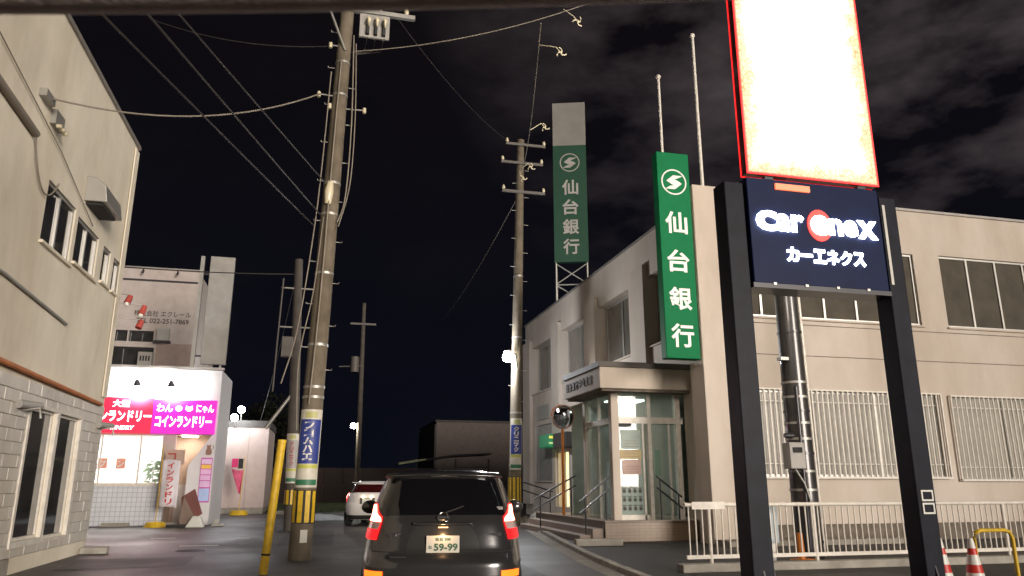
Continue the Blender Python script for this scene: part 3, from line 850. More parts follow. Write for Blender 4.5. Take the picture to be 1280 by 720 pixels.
for i, ch in enumerate('インランドリ'):
    txt(cl, 'lettering', ch, M['red'], '-Y', 27.92, -4.88 + 0.005 * i, 1.98 - i * 0.235, 0.22, 0.19, bold=0.03, thick=0.004)
b3 = thing('banner_flag', 'furled pink and orange banner on a yellow base before the annex', 'banner', (-3.5, 37.6, 0), 'banner flags at the laundry')
MB().tube([(-3.5, 37.6, 0), (-3.5, 37.6, 0.2)], [0.42, 0.34], 16).build('base', M['yellow'], b3)
MB().tube([(-3.5, 37.6, 0.2), (-3.42, 37.6, 2.6)], 0.018, 6).build('pole', M['yellow'], b3)
banner_cloth(-3.98, -3.46, 0.95, 2.0, 37.58, 0.75, seed=2).build('cloth', mat('banner_pink', (0.62, 0.10, 0.20), 0.7, var=0.3, scale=5), b3, fixn=False)
MB().box(-3.98, -3.70, 37.55, 37.57, 2.1, 2.5).build('top_panel', mat('banner_hot_pink', (0.7, 0.04, 0.2), 0.7), b3)
MB().box(-3.69, -3.48, 37.55, 37.57, 2.05, 2.5).build('dark_panel', M['black'], b3)
tas = thing('tilted_sign_board', 'brown board leaning sideways on a white weight by the laundry entrance', 'sign', (-4.15, 27.7, 0))
MB().prism('-Y', 27.7, [(-4.36, 0.55), (-4.12, 0.15), (-3.72, 0.42), (-4.02, 1.22), (-4.42, 0.95)], 0, 0.05).build('board', M['brown_board'], tas)
MB().prism('-Y', 27.62, [(-4.40, 0.05), (-4.05, 0.05), (-3.98, 0.4), (-4.33, 0.98)], 0, 0.06).build('stand', mat('brown_stand', (0.24, 0.17, 0.13), 0.7), tas)
MB().box(-4.75, -4.2, 27.4, 27.6, 0, 0.10).build('black_foot', M['black'], tas)
MB().prism('-Y', 27.4, [(-4.18, 0), (-3.60, 0), (-3.74, 0.34), (-3.98, 0.36)], 0, 0.35).build('weight', M['sign_white'], tas, bevel=0.03)
ls = MB().box(-3.45, -3.05, 28.0, 28.2, 0, 0.07); ls.box(-3.4, -3.2, 28.0, 28.15, 0.07, 0.22)
solo(ls, 'metal_stand', M['steel'], 'small grey metal stand on the ground right of the white weight', 'stand', bevel=0.01)
# ------------------------------------------------------------------ bank
bk = thing('bank_building', 'two-storey pale bank with barred windows and a glazed corner entrance', 'building', (15, 26, 0))
XB, YB, HB = 9.5, 17.0, 8.94
side_up = [(17.8, 20.9, 5.42, 7.62), (22.05, 25.3, 5.42, 7.62), (26.45, 29.75, 5.42, 7.62), (30.8, 34.3, 5.42, 7.62)]
side_dn = [(18.9, 21.25, 0.5, 3.75), (27.0, 28.25, 1.5, 3.9), (29.05, 30.85, 0.48, 2.72), (31.3, 33.9, 1.5, 3.92)]
front_up = [(10.0, 15.85, 5.6, 7.65), (16.72, 21.6, 5.6, 7.68), (22.6, 27.4, 5.6, 7.68)]
front_dn = [(10.3, 16.0, 1.56, 3.70), (16.4, 22.0, 1.50, 3.66), (22.9, 27.4, 1.50, 3.66)]
mb = MB()
wall(mb, '-X', XB, 17.0, 35.6, 0.0, HB, side_up + side_dn, 0.42)
wall(mb, '-Y', YB, XB, 30, 0.42, HB, front_up + front_dn, 0.18)
mb.add([(XB, 35.6, 0), (30, 35.6, 0), (30, 35.6, HB), (XB, 35.6, HB)], [(0, 1, 2, 3)])
mb.add([(30, YB, 0), (30, 35.6, 0), (30, 35.6, HB), (30, YB, HB)], [(0, 1, 2, 3)])
mb.build('wall', M['bank_wall'], bk, fixn=False)
mb = MB(); mb.add([(XB, YB, HB), (30, YB, HB), (30, 35.6, HB), (XB, 35.6, HB)], [(0, 1, 2, 3)]); mb.build('roof', M['concrete'], bk)
MB().box(XB + 0.02, 30, YB + 0.12, YB + 0.4, 0, 0.42).build('plinth', M['bank_dark'], bk)
MB().box(9.80, 30, YB - 0.05, YB + 0.2, HB, HB + 0.07).build('coping', M['coping'], bk)
MB().box(XB - 0.05, XB + 0.2, YB + 0.65, 35.65, HB, HB + 0.07).build('coping', M['coping'], bk)
MB().box(9.08, 9.78, YB - 0.12, YB + 0.6, 0, HB + 0.12).build('corner_pillar', M['bank_wall'], bk, bevel=0.02)
for y0, y1 in [(20.85, 22.1), (25.25, 26.5), (29.7, 30.85), (34.25, 35.6)]:
    zb = 0.48 if y0 > 22 else 4.45
    if y0 == 29.7: zb = 4.0
    MB().box(XB - 0.16, XB, y0 + 0.05, y1 - 0.05, zb, 8.0).build('pilaster', M['bank_wall'], bk)
for z in (4.6, 5.42):
    MB().box(9.80, 30, YB - 0.008, YB, z, z + 0.02).build('joint_line', M['bank_dark'], bk)
for a, b, e, f in side_up:
    window(bk, '-X', XB, a, b, e, f, [a + (b - a) * 0.52], M['alu'], M['win_olive'], d=0.34, fr=0.10, sill=M['bank_wall'])
for (a, b, e, f), sp in zip(front_up, ([10.95, 11.95, 12.85, 13.85, 14.85], [17.7, 18.7, 19.7, 20.7], [23.6, 24.6, 25.6, 26.6])):
    window(bk, '-Y', YB, a, b, e, f, sp, M['alu'], M['win_front'], d=0.10, fr=0.06, sill=M['bank_wall'], name='window')
for (a, b, e, f), sp in zip(front_dn, ([12.2, 14.1], [18.2, 20.1], [24.4, 26.0])):
    w_ = window(bk, '-Y', YB, a, b, e, f, sp, M['alu'], mat('frosted_pane', (0.33, 0.31, 0.26), 0.3, coat=0.3, var=0.12), d=0.12, fr=0.05, name='barred_window', sill=M['white_metal'])
    gr_ = MB()
    gr_.fbox('-Y', YB, a - 0.05, b + 0.05, f + 0.0, f + 0.035, -0.10, -0.05)
    gr_.fbox('-Y', YB, a - 0.05, b + 0.05, e - 0.05, e - 0.0, -0.12, -0.05)
    gr_.fbox('-Y', YB, a - 0.06, a - 0.02, e, f, -0.10, -0.05); gr_.fbox('-Y', YB, b + 0.02, b + 0.06, e, f, -0.10, -0.05)
    gr_.fbox('-Y', YB, a, b, e + 0.3, e + 0.32, -0.07, -0.055); gr_.fbox('-Y', YB, a, b, f - 0.3, f - 0.28, -0.07, -0.055)
    gf = gr_.build('grille_frame', M['white_metal'], w_)
    bar = MB().fbox('-Y', YB, a + 0.10, a + 0.135, e, f, -0.098, -0.072).build('grille_bar', M['white_metal'], w_)
    u = a + 0.10 + 0.152; k = 1
    while u < b - 0.05:
        child_copy(bar, w_, (0.152 * k, 0, 0)); u += 0.152; k += 1
for y0, y1, e, f in [(27.0, 28.25, 1.5, 3.9), (31.3, 33.9, 1.5, 3.92)]:
    w_ = window(bk, '-X', XB, y0, y1, e, f, [], M['alu'], M['win_olive'], d=0.2, fr=0.07, name='barred_window', sill=M['bank_wall'])
    bar = MB().fbox('-X', XB, y0 + 0.10, y0 + 0.125, e, f, 0.02, 0.045).build('grille_bar', M['alu'], w_)
    k = 1
    while y0 + 0.1 + 0.16 * k < y1 - 0.05:
        child_copy(bar, w_, (0, 0.16 * k, 0)); k += 1
MB().box(XB - 0.05, XB, 31.6, 33.3, 4.15, 4.75).build('wall_plaque', M['alu'], bk)
# cash machine doorway
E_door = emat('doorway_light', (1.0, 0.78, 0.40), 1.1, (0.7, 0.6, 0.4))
dm = MB().box(XB + 0.29, XB + 1.4, 28.9, 31.0, 0.48, 2.9)
MB().box(XB + 0.40, XB + 0.44, 29.05, 30.85, 0.48, 2.72).build('lit_doorway', E_door, bk)
df = MB().fbox('-X', XB, 29.05, 29.12, 0.48, 2.72, 0.1, 0.18); df.fbox('-X', XB, 30.78, 30.85, 0.48, 2.72, 0.1, 0.18); df.fbox('-X', XB, 29.92, 29.98, 0.48, 2.72, 0.1, 0.18); df.fbox('-X', XB, 29.12, 30.78, 2.62, 2.72, 0.1, 0.18)
df.build('door_frame', M['alu'], bk)
ms = MB().box(9.02, XB, 30.1, 31.6, 2.84, 3.36).build('machine_corner_sign', emat('green_sign_face', (0.02, 0.22, 0.10), 0.12, (0.02, 0.3, 0.12)), bk, bevel=0.02)
MB().box(9.015, XB, 30.094, 30.1, 3.18, 3.28).build('sign_stripe', emat('yellow_stripe', (0.75, 0.65, 0.10), 0.5), ms)
MB().box(9.015, XB, 30.092, 30.1, 2.96, 3.03).build('sign_stripe', emat('yellow_stripe2', (0.60, 0.70, 0.30), 0.35), ms)
MB().box(XB - 0.35, XB, 28.3, 30.0, 2.78, 3.35).build('dark_awning', M['far_dark'], bk)

# canopy and vestibule
cn = MB().box(6.92, XB, 18.45, 21.45, 3.80, 4.36).build('entrance_canopy', M['bank_wall'], bk, bevel=0.02)
MB().box(6.88, XB, 18.41, 21.5, 4.36, 4.50).build('canopy_edge', mat('dark_fascia', (0.10, 0.09, 0.08), 0.7), cn)
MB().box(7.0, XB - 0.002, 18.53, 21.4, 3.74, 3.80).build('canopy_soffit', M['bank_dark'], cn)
for i, ch in enumerate('仙台銀行中山支店'):
    txt(cn, 'letter', ch, M['ink'], '-X', 6.92, 21.15 - i * 0.285, 4.10, 0.20, 0.24, thick=0.02, bold=0.02)
pf = MB().box(6.9, XB, 18.3, 24.6, 0, 0.47).build('entrance_platform', M['brown_tile'], bk)
MB().box(6.86, XB, 18.24, 18.5, 0.472, 0.50).build('platform_edge', M['pink_step'], pf)
MB().box(6.86, 7.1, 18.5, 24.6, 0.472, 0.50).build('platform_edge', M['pink_step'], pf)
for i in range(2):
    MB().box(6.6 - 0.3 * i, 6.897 - 0.3 * i, 18.4 + 0.1 * i, 24.4, 0, 0.31 - 0.155 * i).build('step', M['pink_step'], bk, bevel=0.012)
MB().box(9.08, 14.0, 16.2, 16.86, 0, 0.12).build('apron', M['concrete'], bk)
VY, VX = 19.0, 7.42
ve = MB().box(VX, VX + 0.22, VY, VY + 0.22, 0.47, 3.75).build('entrance_column', M['bank_wall'], bk, bevel=0.015)
MB().box(VX, VX + 0.2, 21.1, 21.3, 0.47, 3.75).build('entrance_column', M['bank_wall'], bk, bevel=0.015)
fr = MB()
fr.fbox('-Y', VY, VX + 0.22, XB, 2.95, 3.12, 0.02, 0.14)
fr.fbox('-Y', VY, 8.46, 8.56, 0.47, 3.74, 0.01, 0.16)
fr.fbox('-Y', VY, 8.30, 8.35, 0.47, 2.95, 0.04, 0.10)
fr.fbox('-Y', VY, 9.28, 9.42, 0.47, 3.74, 0.01, 0.16)
fr.fbox('-Y', VY, 9.06, 9.11, 0.47, 2.95, 0.04, 0.10)
fr.fbox('-Y', VY, VX + 0.22, 8.46, 0.47, 0.60, 0.04, 0.10)
fr.fbox('-X', VX, VY + 0.22, 21.1, 2.95, 3.10, 0.02, 0.14)
fr.fbox('-X', VX, 20.1, 20.17, 0.47, 3.74, 0.04, 0.12)
fr.build('entrance_frame', M['white_metal'], bk)
for a, b, e, f in [(7.64, 8.30, 0.60, 2.95), (7.64, 8.46, 3.12, 3.74), (8.56, 9.06, 0.48, 2.95), (8.56, 9.28, 3.12, 3.74), (9.11, 9.28, 0.48, 2.95)]:
    MB().fbox('-Y', VY, a, b, e, f, 0.065, 0.075).build('glass_pane', M['glass_green'], bk)
for a, b, e, f in [(19.22, 20.1, 0.48, 2.95), (20.17, 21.1, 0.48, 2.95), (19.22, 21.1, 3.10, 3.74)]:
    MB().fbox('-X', VX, a, b, e, f, 0.065, 0.075).build('glass_pane', M['glass_green'], bk)
MB().box(7.62, 7.98, VY - 0.0, VY + 0.05, 2.86, 2.945).build('door_sensor', M['black'], bk)
# notices on the door glass
for x0, x1, z0, z1, c in [(7.70, 8.24, 2.28, 2.78, (0.30, 0.36, 0.32)), (7.66, 8.26, 2.02, 2.26, (0.42, 0.33, 0.16)), (7.72, 8.24, 1.62, 2.0, (0.42, 0.29, 0.25))]:
    nt_ = MB().box(x0, x1, VY + 0.050, VY + 0.062, z0, z1).build('notice', mat('notice', c, 0.6), bk)
    for q in range(3): MB().box(x0 + 0.08, x1 - 0.08, VY + 0.046, VY + 0.050, z0 + 0.06 + q * 0.07, z0 + 0.075 + q * 0.07).build('notice_line', M['upper_brown'], nt_)
stk = MB()
for r in range(3):
    for c in range(4):
        cx = 7.74 + c * 0.15; cz = 0.76 + r * 0.22
        stk.prism('-Y', VY + 0.05, [(cx + 0.045 * math.cos(a * math.pi / 5) , cz + 0.05 * math.sin(a * math.pi / 5)) for a in range(10)], 0, 0.008)
        for q in (-1, 0, 1): stk.prism('-Y', VY + 0.05, [(cx + q * 0.035 - 0.013, cz + 0.062), (cx + q * 0.035 + 0.013, cz + 0.062), (cx + q * 0.035 + 0.010, cz + 0.092), (cx + q * 0.035 - 0.010, cz + 0.092)], 0, 0.008)
stk.build('door_sticker', M['ink'], bk)
# lobby
lb = MB()
lb.add([(7.6, 22.9, 0.47), (12.5, 22.9, 0.47), (12.5, 22.9, 3.74), (7.6, 22.9, 3.74)], [(0, 1, 2, 3)])
lb.add([(12.5, 17.3, 0.47), (12.5, 22.9, 0.47), (12.5, 22.9, 3.74), (12.5, 17.3, 3.74)], [(0, 1, 2, 3)])
lb.add([(7.5, 18.9, 3.735), (12.5, 18.9, 3.735), (12.5, 22.9, 3.735), (7.5, 22.9, 3.735)], [(0, 1, 2, 3)])
lb.build('lobby_wall', mat('lobby_wall', (0.42, 0.46, 0.42), 0.7), bk, fixn=False)
MB().box(XB - 0.02, XB + 0.3, 21.26, 22.9, 0.47, 3.74).build('lobby_jamb', M['bank_wall'], bk)
for xx, c in [(8.05, (0.55, 0.66, 0.70)), (8.85, (0.40, 0.52, 0.46))]:
    MB().box(xx - 0.2, xx + 0.22, 20.6, 20.65, 0.5, 2.0).build('standing_notice', mat('standing_notice', c, 0.5), bk)
MB().box(9.05, 9.2, 19.9, 19.95, 1.6, 2.3).build('green_notice', mat('green_notice', (0.03, 0.25, 0.08), 0.5), bk)
MB().box(8.0, 9.0, 20.2, 21.0, 3.70, 3.73).build('lobby_light', emat('lobby_light', (0.80, 1.0, 0.88), 4.0), bk)
# handrails on the steps
def rail(label, pts_low, pts_high, posts):
    t = thing('step_handrail', label, 'handrail', posts[0][0], 'handrails at the bank entrance')
    for dz in (0.0, -0.28):
        a = Vector(pts_low) + Vector((0, 0, dz)); b = Vector(pts_high) + Vector((0, 0, dz))
        MB().tube([a, b], 0.024, 8).build('rail', M['dark_metal'], t)
    for p, h in posts: MB().tube([p, (p[0], p[1], p[2] + h)], 0.022, 8).build('post', M['dark_metal'], t)
rail('handrail rising to the left column of the bank entrance', (6.35, 18.6, 0.95), (7.15, 18.6, 1.55), [((6.5, 18.6, 0.16), 0.88), ((7.05, 18.6, 0.48), 1.0)])
rail('handrail in the middle of the steps right of the mirror pole', (6.1, 22.0, 0.95), (7.4, 22.0, 1.62), [((6.3, 22.0, 0.16), 0.88), ((7.25, 22.0, 0.48), 1.05)])
rail('farthest handrail, left of the mirror pole by the barred window', (6.9, 27.0, 1.5), (8.2, 27.0, 1.1), [((7.0, 27.0, 0.0), 1.45), ((8.1, 27.0, 0.0), 1.1)])
rail('handrail on the right before the entrance glass, sloping down to the pillar', (8.45, 18.6, 1.58), (9.15, 18.6, 1.05), [((8.55, 18.6, 0.48), 1.0), ((9.05, 18.6, 0.48), 0.65)])

# ------------------------------------------------------------------ bank signs
def s_mark(mbp, face, c, u, z, r, m, parent, d, flip=1):
    ring = MB(); n = 28
    o_ = [(u + r * math.cos(2 * math.pi * k / n), z + r * math.sin(2 * math.pi * k / n)) for k in range(n)]
    i_ = [(u + 0.90 * r * math.cos(2 * math.pi * k / n), z + 0.90 * r * math.sin(2 * math.pi * k / n)) for k in range(n)]
    for k in range(n):
        q = (k + 1) % n
        ring.prism(face, c, [o_[k], o_[q], i_[q], i_[k]], -d - 0.01, -d)
    ring.build('emblem_ring', m, parent)
    s = [(-0.62, 0.10), (-0.10, 0.62), (0.62, 0.42), (0.58, 0.56), (-0.02, 0.98 * 0.62 + 0.12), (-0.62, 0.10)]
    up = [(0.70, 0.52), (-0.05, 0.52), (-0.60, 0.06), (-0.42, -0.06), (-0.02, 0.22), (0.30, 0.30)]
    lo = [(-0.70, -0.56), (0.05, -0.56), (0.62, -0.10), (0.44, 0.02), (0.0, -0.26), (-0.32, -0.32)]
    mid = [(-0.60, 0.06), (0.10, 0.02), (0.44, 0.02), (0.62, -0.10), (0.05, -0.16), (-0.42, -0.08)]
    mid = [(-0.60, 0.08), (0.02, 0.24), (0.44, 0.03), (0.60, -0.10), (-0.02, -0.28), (-0.42, -0.05)]
    e = MB()
    for pl, dd in ((up, 0.012), (lo, 0.012), (mid, 0.014)):
        e.prism(face, c, [(u + a * r, z + b * r) for a, b in pl], -d - dd, -d)
    e.build('emblem', m, parent)
ns = thing('bank_sign', 'bright green vertical bank sign on brackets at the front corner pillar', 'sign', (8.64, 17.1, 4.4), 'vertical green bank signs')
MB().box(8.14, 9.06, 16.96, 17.26, 4.40, 9.94).build('sign_box', M['bank_green'], ns, bevel=0.02)
sb = ns.children[0]
for z in (5.12, 8.36): MB().box(9.0, 9.40, 17.02, 17.2, z - 0.14, z + 0.14).build('bracket', M['white_metal'], ns)
s_mark(None, '-Y', 16.96, 8.60, 9.10, 0.36, M['sign_white'], sb, 0.0)
for ch, z in zip('仙台銀行', (7.97, 6.93, 5.93, 4.98)):
    txt(sb, 'letter', ch, M['sign_white'], '-Y', 16.96, 8.60, z, 0.62, 0.60, bold=0.022, thick=0.015)
# rooftop sign (faces down the street, turned)
fs_ = thing('rooftop_sign', 'dim green bank sign with blank white top on a lattice over the roof', 'sign', (10.45, 31.0, 9.0), 'vertical green bank signs', rz=-R(19))
K = 31.0 / 29.0
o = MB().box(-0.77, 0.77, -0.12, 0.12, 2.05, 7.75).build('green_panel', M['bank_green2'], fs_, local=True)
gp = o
MB().box(-0.77, 0.77, -0.12, 0.12, 7.75, 9.95).build('white_panel', mat('dim_white_panel', (0.19, 0.18, 0.165), 0.7, var=0.12, scale=1.5), fs_, local=True)  # white panel darkened in its colour to stand for weak light up there
def ltxt(parent, ch, u, z, w, h, m):
    vs, fcs = text_mb(ch, 0.02)
    x0 = min(v.x for v in vs); x1 = max(v.x for v in vs); y0 = min(v.y for v in vs); y1 = max(v.y for v in vs)
    q = MB(); q.add([(u + ((v.x - x0) / (x1 - x0) - .5) * w, -0.12 - (0.015 if v.z > 0 else 0), z + ((v.y - y0) / (y1 - y0) - .5) * h) for v in vs], fcs)
    q.build('letter', m, parent, local=True)
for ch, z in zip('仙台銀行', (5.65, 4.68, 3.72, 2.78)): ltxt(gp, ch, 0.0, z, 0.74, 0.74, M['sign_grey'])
q = MB(); n = 28; r = 0.46; zc = 6.88
for k in range(n):
    a, b = 2 * math.pi * k / n, 2 * math.pi * (k + 1) / n
    q.prism('-Y', -0.12, [(r * math.cos(a), zc + r * math.sin(a)), (r * math.cos(b), zc + r * math.sin(b)), (.9 * r * math.cos(b), zc + .9 * r * math.sin(b)), (.9 * r * math.cos(a), zc + .9 * r * math.sin(a))], -0.01, 0)
for pl, dd in (([(0.70, 0.52), (-0.05, 0.52), (-0.60, 0.06), (-0.42, -0.06), (-0.02, 0.22), (0.30, 0.30)], .012), ([(-0.70, -0.56), (0.05, -0.56), (0.62, -0.10), (0.44, 0.02), (0.0, -0.26), (-0.32, -0.32)], .012), ([(-0.60, 0.08), (0.02, 0.24), (0.44, 0.03), (0.60, -0.10), (-0.02, -0.28), (-0.42, -0.05)], .014)):
    q.prism('-Y', -0.12, [(a * r, zc + b * r) for a, b in pl], -dd, 0)
q.build('emblem', M['sign_grey'], gp, local=True)
for sx in (-0.7, 0.7):
    for sy in (0.0, 0.9): MB().tube([(sx, sy, 0), (sx, sy, 2.05)], 0.045, 6).build('lattice_leg', M['steel'], fs_, local=True)
for a, b in [((-.7, 0, 0.1), (.7, 0, 1.0)), ((.7, 0, 0.1), (-.7, 0, 1.0)), ((-.7, 0, 1.05), (.7, 0, 2.0)), ((.7, 0, 1.05), (-.7, 0, 2.0)), ((.7, 0, 0.1), (.7, .9, 1.9)), ((-.7, 0, 0.1), (-.7, .9, 1.9)), ((-.7, 0, 1.02), (.7, 0, 1.02))]:
    MB().tube([a, b], 0.03, 5).build('lattice_brace', M['steel'], fs_, local=True)
# flagpoles
for x, y, z0, z1, r, lab in [(8.78, 17.9, HB, 12.7, 0.045, 'shorter flagpole just above the green bank sign'), (9.62, 17.3, HB, 13.8, 0.05, 'taller flagpole rising from the corner pillar beside the glaring screen')]:
    zz = z0 if x > 9 else 4.6
    t = thing('flagpole', lab, 'flagpole', (x, y, zz), 'flagpoles on the bank')
    MB().tube([(x, y, zz), (x, y, z1)], [r, r * 0.8], 10).build('pole', M['white_metal'], t)
    MB().sphere((x, y, z1 + 0.05), 0.075, 10, 6).build('finial', M['white_metal'], t)
    if x < 9:
        for zz2 in (8.2, 5.6): MB().box(x, XB - 0.001, y - 0.03, y + 0.03, zz2, zz2 + 0.06).build('bracket', M['steel'], t)

# ------------------------------------------------------------------ roadside pylon with LED screen
py_ = thing('pylon_sign', 'tall black two-post pylon carrying a glaring LED screen over a navy name panel', 'sign', (6.0, 8.1, 0))
def post(x0, x1):
    p = MB().box(x0, x1, 8.0, 8.28, 0.02, 5.12).build('post', M['post_black'], py_, bevel=0.012)
    MB().box(x0 - 0.12, x1 + 0.12, 7.88, 8.40, 0, 0.03).build('base_plate', M['dark_metal'], p)
    cx = (x0 + x1) / 2
    MB().prism('-X', cx - 0.01, [(7.90, 0.03), (8.0, 0.03), (8.0, 0.45)], 0, 0.02).build('gusset', M['dark_metal'], p)
    MB().prism('-Y', 8.12, [(x1, 0.03), (x1 + 0.14, 0.03), (x1, 0.9)], 0, 0.02).build('gusset', M['dark_metal'], p)
    return p
post(4.64, 4.91); pr = post(6.93, 7.19)
fr = MB()
for z0, z1 in [(1.04, 1.17), (1.19, 1.32)]:
    fr.box(6.98, 7.15, 7.985, 8.0, z0, z0 + 0.02); fr.box(6.98, 7.15, 7.985, 8.0, z1 - 0.02, z1); fr.box(6.98, 7.0, 7.985, 8.0, z0 + 0.02, z1 - 0.02); fr.box(7.13, 7.15, 7.985, 8.0, z0 + 0.02, z1 - 0.02)
fr.build('label_frame', M['sign_white'], pr)
np_ = MB().box(4.95, 6.90, 7.98, 8.30, 3.80, 5.20).build('name_panel', M['panel_blue'], py_, bevel=0.01)
MB().box(4.93, 6.92, 7.97, 8.31, 3.74, 3.80).build('panel_edge', M['dark_metal'], np_)
E_name = emat('name_glow', (0.92, 0.96, 1.0), 7.0)
E_dot = emat('dot_glow', (1.0, 0.04, 0.03), 0.6)
n = 24
MB().prism('-Y', 7.98, [(5.955 + 0.18 * math.cos(2 * math.pi * k / n), 4.62 + 0.215 * math.sin(2 * math.pi * k / n)) for k in range(n)], -0.012, 0).build('red_disc', E_dot, np_)
for s, u, w, h, z in [('c', 5.18, 0.30, 0.27, 4.62), ('ar', 5.52, 0.40, 0.24, 4.61), ('e', 5.955, 0.27, 0.27, 4.62), ('ne', 6.30, 0.42, 0.23, 4.61), ('x', 6.66, 0.30, 0.25, 4.61)]:
    txt(np_, 'lettering', s, E_name, '-Y', 7.966, u, z, w, h, bold=0.035, thick=0.012)
for i, ch in enumerate('カーエネクス'):
    txt(np_, 'lettering', ch, E_name, '-Y', 7.98, 5.52 + i * 0.195, 4.20, 0.175, 0.19 if ch != 'ー' else 0.04, bold=0.035, thick=0.014)
MB().box(5.35, 5.85, 7.95, 7.978, 5.06, 5.14).build('orange_light_strip', emat('strip_glow', (1.0, 0.22, 0.10), 0.8), np_)
for k in range(4): MB().box(5.20 + k * 0.45, 5.24 + k * 0.45, 7.955, 7.975, 3.78, 3.81).build('fixing_clip', M['alu'], np_)
# LED screen: radiant both ways
def led_mat():
    m = bpy.data.materials.new('led_face'); m.use_nodes = True; nt = m.node_tree
    b = nt.nodes['Principled BSDF']; b.inputs['Base Color'].default_value = (0.02, 0.02, 0.02, 1)
    tc = nt.nodes.new('ShaderNodeTexCoord'); sp = nt.nodes.new('ShaderNodeSeparateXYZ'); nt.links.new(tc.outputs['Generated'], sp.inputs[0])
    def math_(op, a, b_=None, v=None):
        n_ = nt.nodes.new('ShaderNodeMath'); n_.operation = op
        nt.links.new(a, n_.inputs[0])
        if b_ is not None: nt.links.new(b_, n_.inputs[1])
        if v is not None: n_.inputs[1].default_value = v
        return n_.outputs[0]
    def edge(ch, w):
        d = math_('SUBTRACT', sp.outputs[ch], v=0.5); d = math_('ABSOLUTE', d)
        n_ = nt.nodes.new('ShaderNodeMath'); n_.operation = 'SUBTRACT'; n_.inputs[0].default_value = 0.5; nt.links.new(d, n_.inputs[1])
        return math_('MULTIPLY', n_.outputs[0], v=w)
    dist = math_('MINIMUM', edge('X', 2.0), edge('Z', 4.58))       # metres from the screen edge
    nz = nt.nodes.new('ShaderNodeTexVoronoi'); nz.inputs['Scale'].default_value = 15; nz.feature = 'DISTANCE_TO_EDGE'
    nt.links.new(tc.outputs['Object'], nz.inputs['Vector'])
    nb = nt.nodes.new('ShaderNodeTexNoise'); nb.inputs['Scale'].default_value = 3.5; nb.inputs['Detail'].default_value = 4
    nt.links.new(tc.outputs['Object'], nb.inputs['Vector'])
    j = math_('MULTIPLY', nb.outputs['Fac'], v=0.55); j = math_('SUBTRACT', j, v=0.27)
    dj = math_('ADD', dist, j)
    k = nt.nodes.new('ShaderNodeMapRange'); k.inputs[1].default_value = 0.0; k.inputs[2].default_value = 0.5; nt.links.new(dj, k.inputs[0])
    rp = nt.nodes.new('ShaderNodeValToRGB'); e = rp.color_ramp.elements
    e[0].position = 0.0; e[0].color = (1.0, 0.80, 0.42, 1); e[1].position = 1.0; e[1].color = (1.0, 0.90, 0.80, 1)
    nt.links.new(k.outputs[0], rp.inputs[0])
    v = nt.nodes.new('ShaderNodeMapRange'); v.inputs[1].default_value = 0.0; v.inputs[2].default_value = 0.10; v.inputs[3].default_value = 0.0; v.inputs[4].default_value = 1.0
    nt.links.new(nz.outputs['Distance'], v.inputs[0])
    vk = math_('MAXIMUM', v.outputs[0], k.outputs[0])
    mx = nt.nodes.new('ShaderNodeMixRGB'); nt.links.new(vk, mx.inputs[0]); mx.inputs[1].default_value = (1.0, 0.36, 0.12, 1); nt.links.new(rp.outputs[0], mx.inputs[2])
    rim = nt.nodes.new('ShaderNodeMapRange'); rim.inputs[1].default_value = 0.018; rim.inputs[2].default_value = 0.045; nt.links.new(dist, rim.inputs[0])
    m2 = nt.nodes.new('ShaderNodeMixRGB'); nt.links.new(rim.outputs[0], m2.inputs[0]); m2.inputs[1].default_value = (1.0, 0.02, 0.02, 1); nt.links.new(mx.outputs[0], m2.inputs[2])
    st = nt.nodes.new('ShaderNodeMapRange'); nt.links.new(math_('POWER', k.outputs[0], v=4.0), st.inputs[0]); st.inputs[3].default_value = 0.9; st.inputs[4].default_value = LED
    s2_ = nt.nodes.new('ShaderNodeMapRange'); nt.links.new(rim.outputs[0], s2_.inputs[0]); s2_.inputs[3].default_value = 1.2; nt.links.new(st.outputs[0], s2_.inputs[4])
    nt.links.new(m2.outputs[0], b.inputs['Emission Color']); nt.links.new(s2_.outputs[0], b.inputs['Emission Strength'])
    return m
LED = 22.0
ML = led_mat()
lc = MB().box(5.15, 7.13, 8.085, 8.215, 5.31, 9.87).build('screen_housing', M['dark_metal'], py_)
MB().box(5.14, 7.14, 8.07, 8.084, 5.30, 9.88).build('led_screen', ML, lc)
MB().box(5.14, 7.14, 8.216, 8.23, 5.30, 9.88).build('led_screen', ML, lc)
for xx in (5.4, 6.8): MB().box(xx, xx + 0.12, 8.08, 8.22, 5.20, 5.28).build('screen_foot', M['dark_metal'], py_)
MB().box(6.96, 7.0, 7.99, 8.0, 3.9, 5.0).build('cable_trunking', M['steel'], py_)
for ch_ in py_.children:
    if not ch_.name.startswith('screen'): ch_.location.x += 0.11

# black service pole behind the railing
sp_ = thing('service_pole', 'thick black pole with bands and a grey meter box behind the white railing', 'pole', (8.92, 13.0, 0))
MB().tube([(8.92, 13.0, 0), (8.92, 13.0, 7.4)], [0.26, 0.20], 20).build('pole', mat('black_pole', (0.035, 0.033, 0.032), 0.4, coat=0.4, var=0.3, streak=0.4), sp_)
for i, z in enumerate((0.35, 1.28, 1.62, 1.95, 2.22, 2.52, 2.75, 3.02, 3.3, 4.3)):
    rr = 0.262 - 0.008 * z
    MB().tube([(8.92, 13.0, z - 0.022), (8.92, 13.0, z + 0.022)], rr + 0.012, 20).build('steel_band', M['steel'] if i % 3 else M['dark_metal'], sp_)
MB().tube([(9.12, 12.84, 0.1), (9.10, 12.86, 7.0)], 0.028, 8).build('conduit', M['white_metal'], sp_)
MB().tube([(8.78, 12.77, 0.1), (8.80, 12.78, 3.2)], 0.035, 8).build('conduit', M['dark_metal'], sp_)
mbx = MB().box(8.44, 8.76, 12.62, 12.86, 1.66, 2.14).build('meter_box', M['sign_grey'], sp_, bevel=0.015)
MB().box(8.50, 8.70, 12.612, 12.62, 1.95, 2.05).build('meter_window', M['win_dark'], mbx)
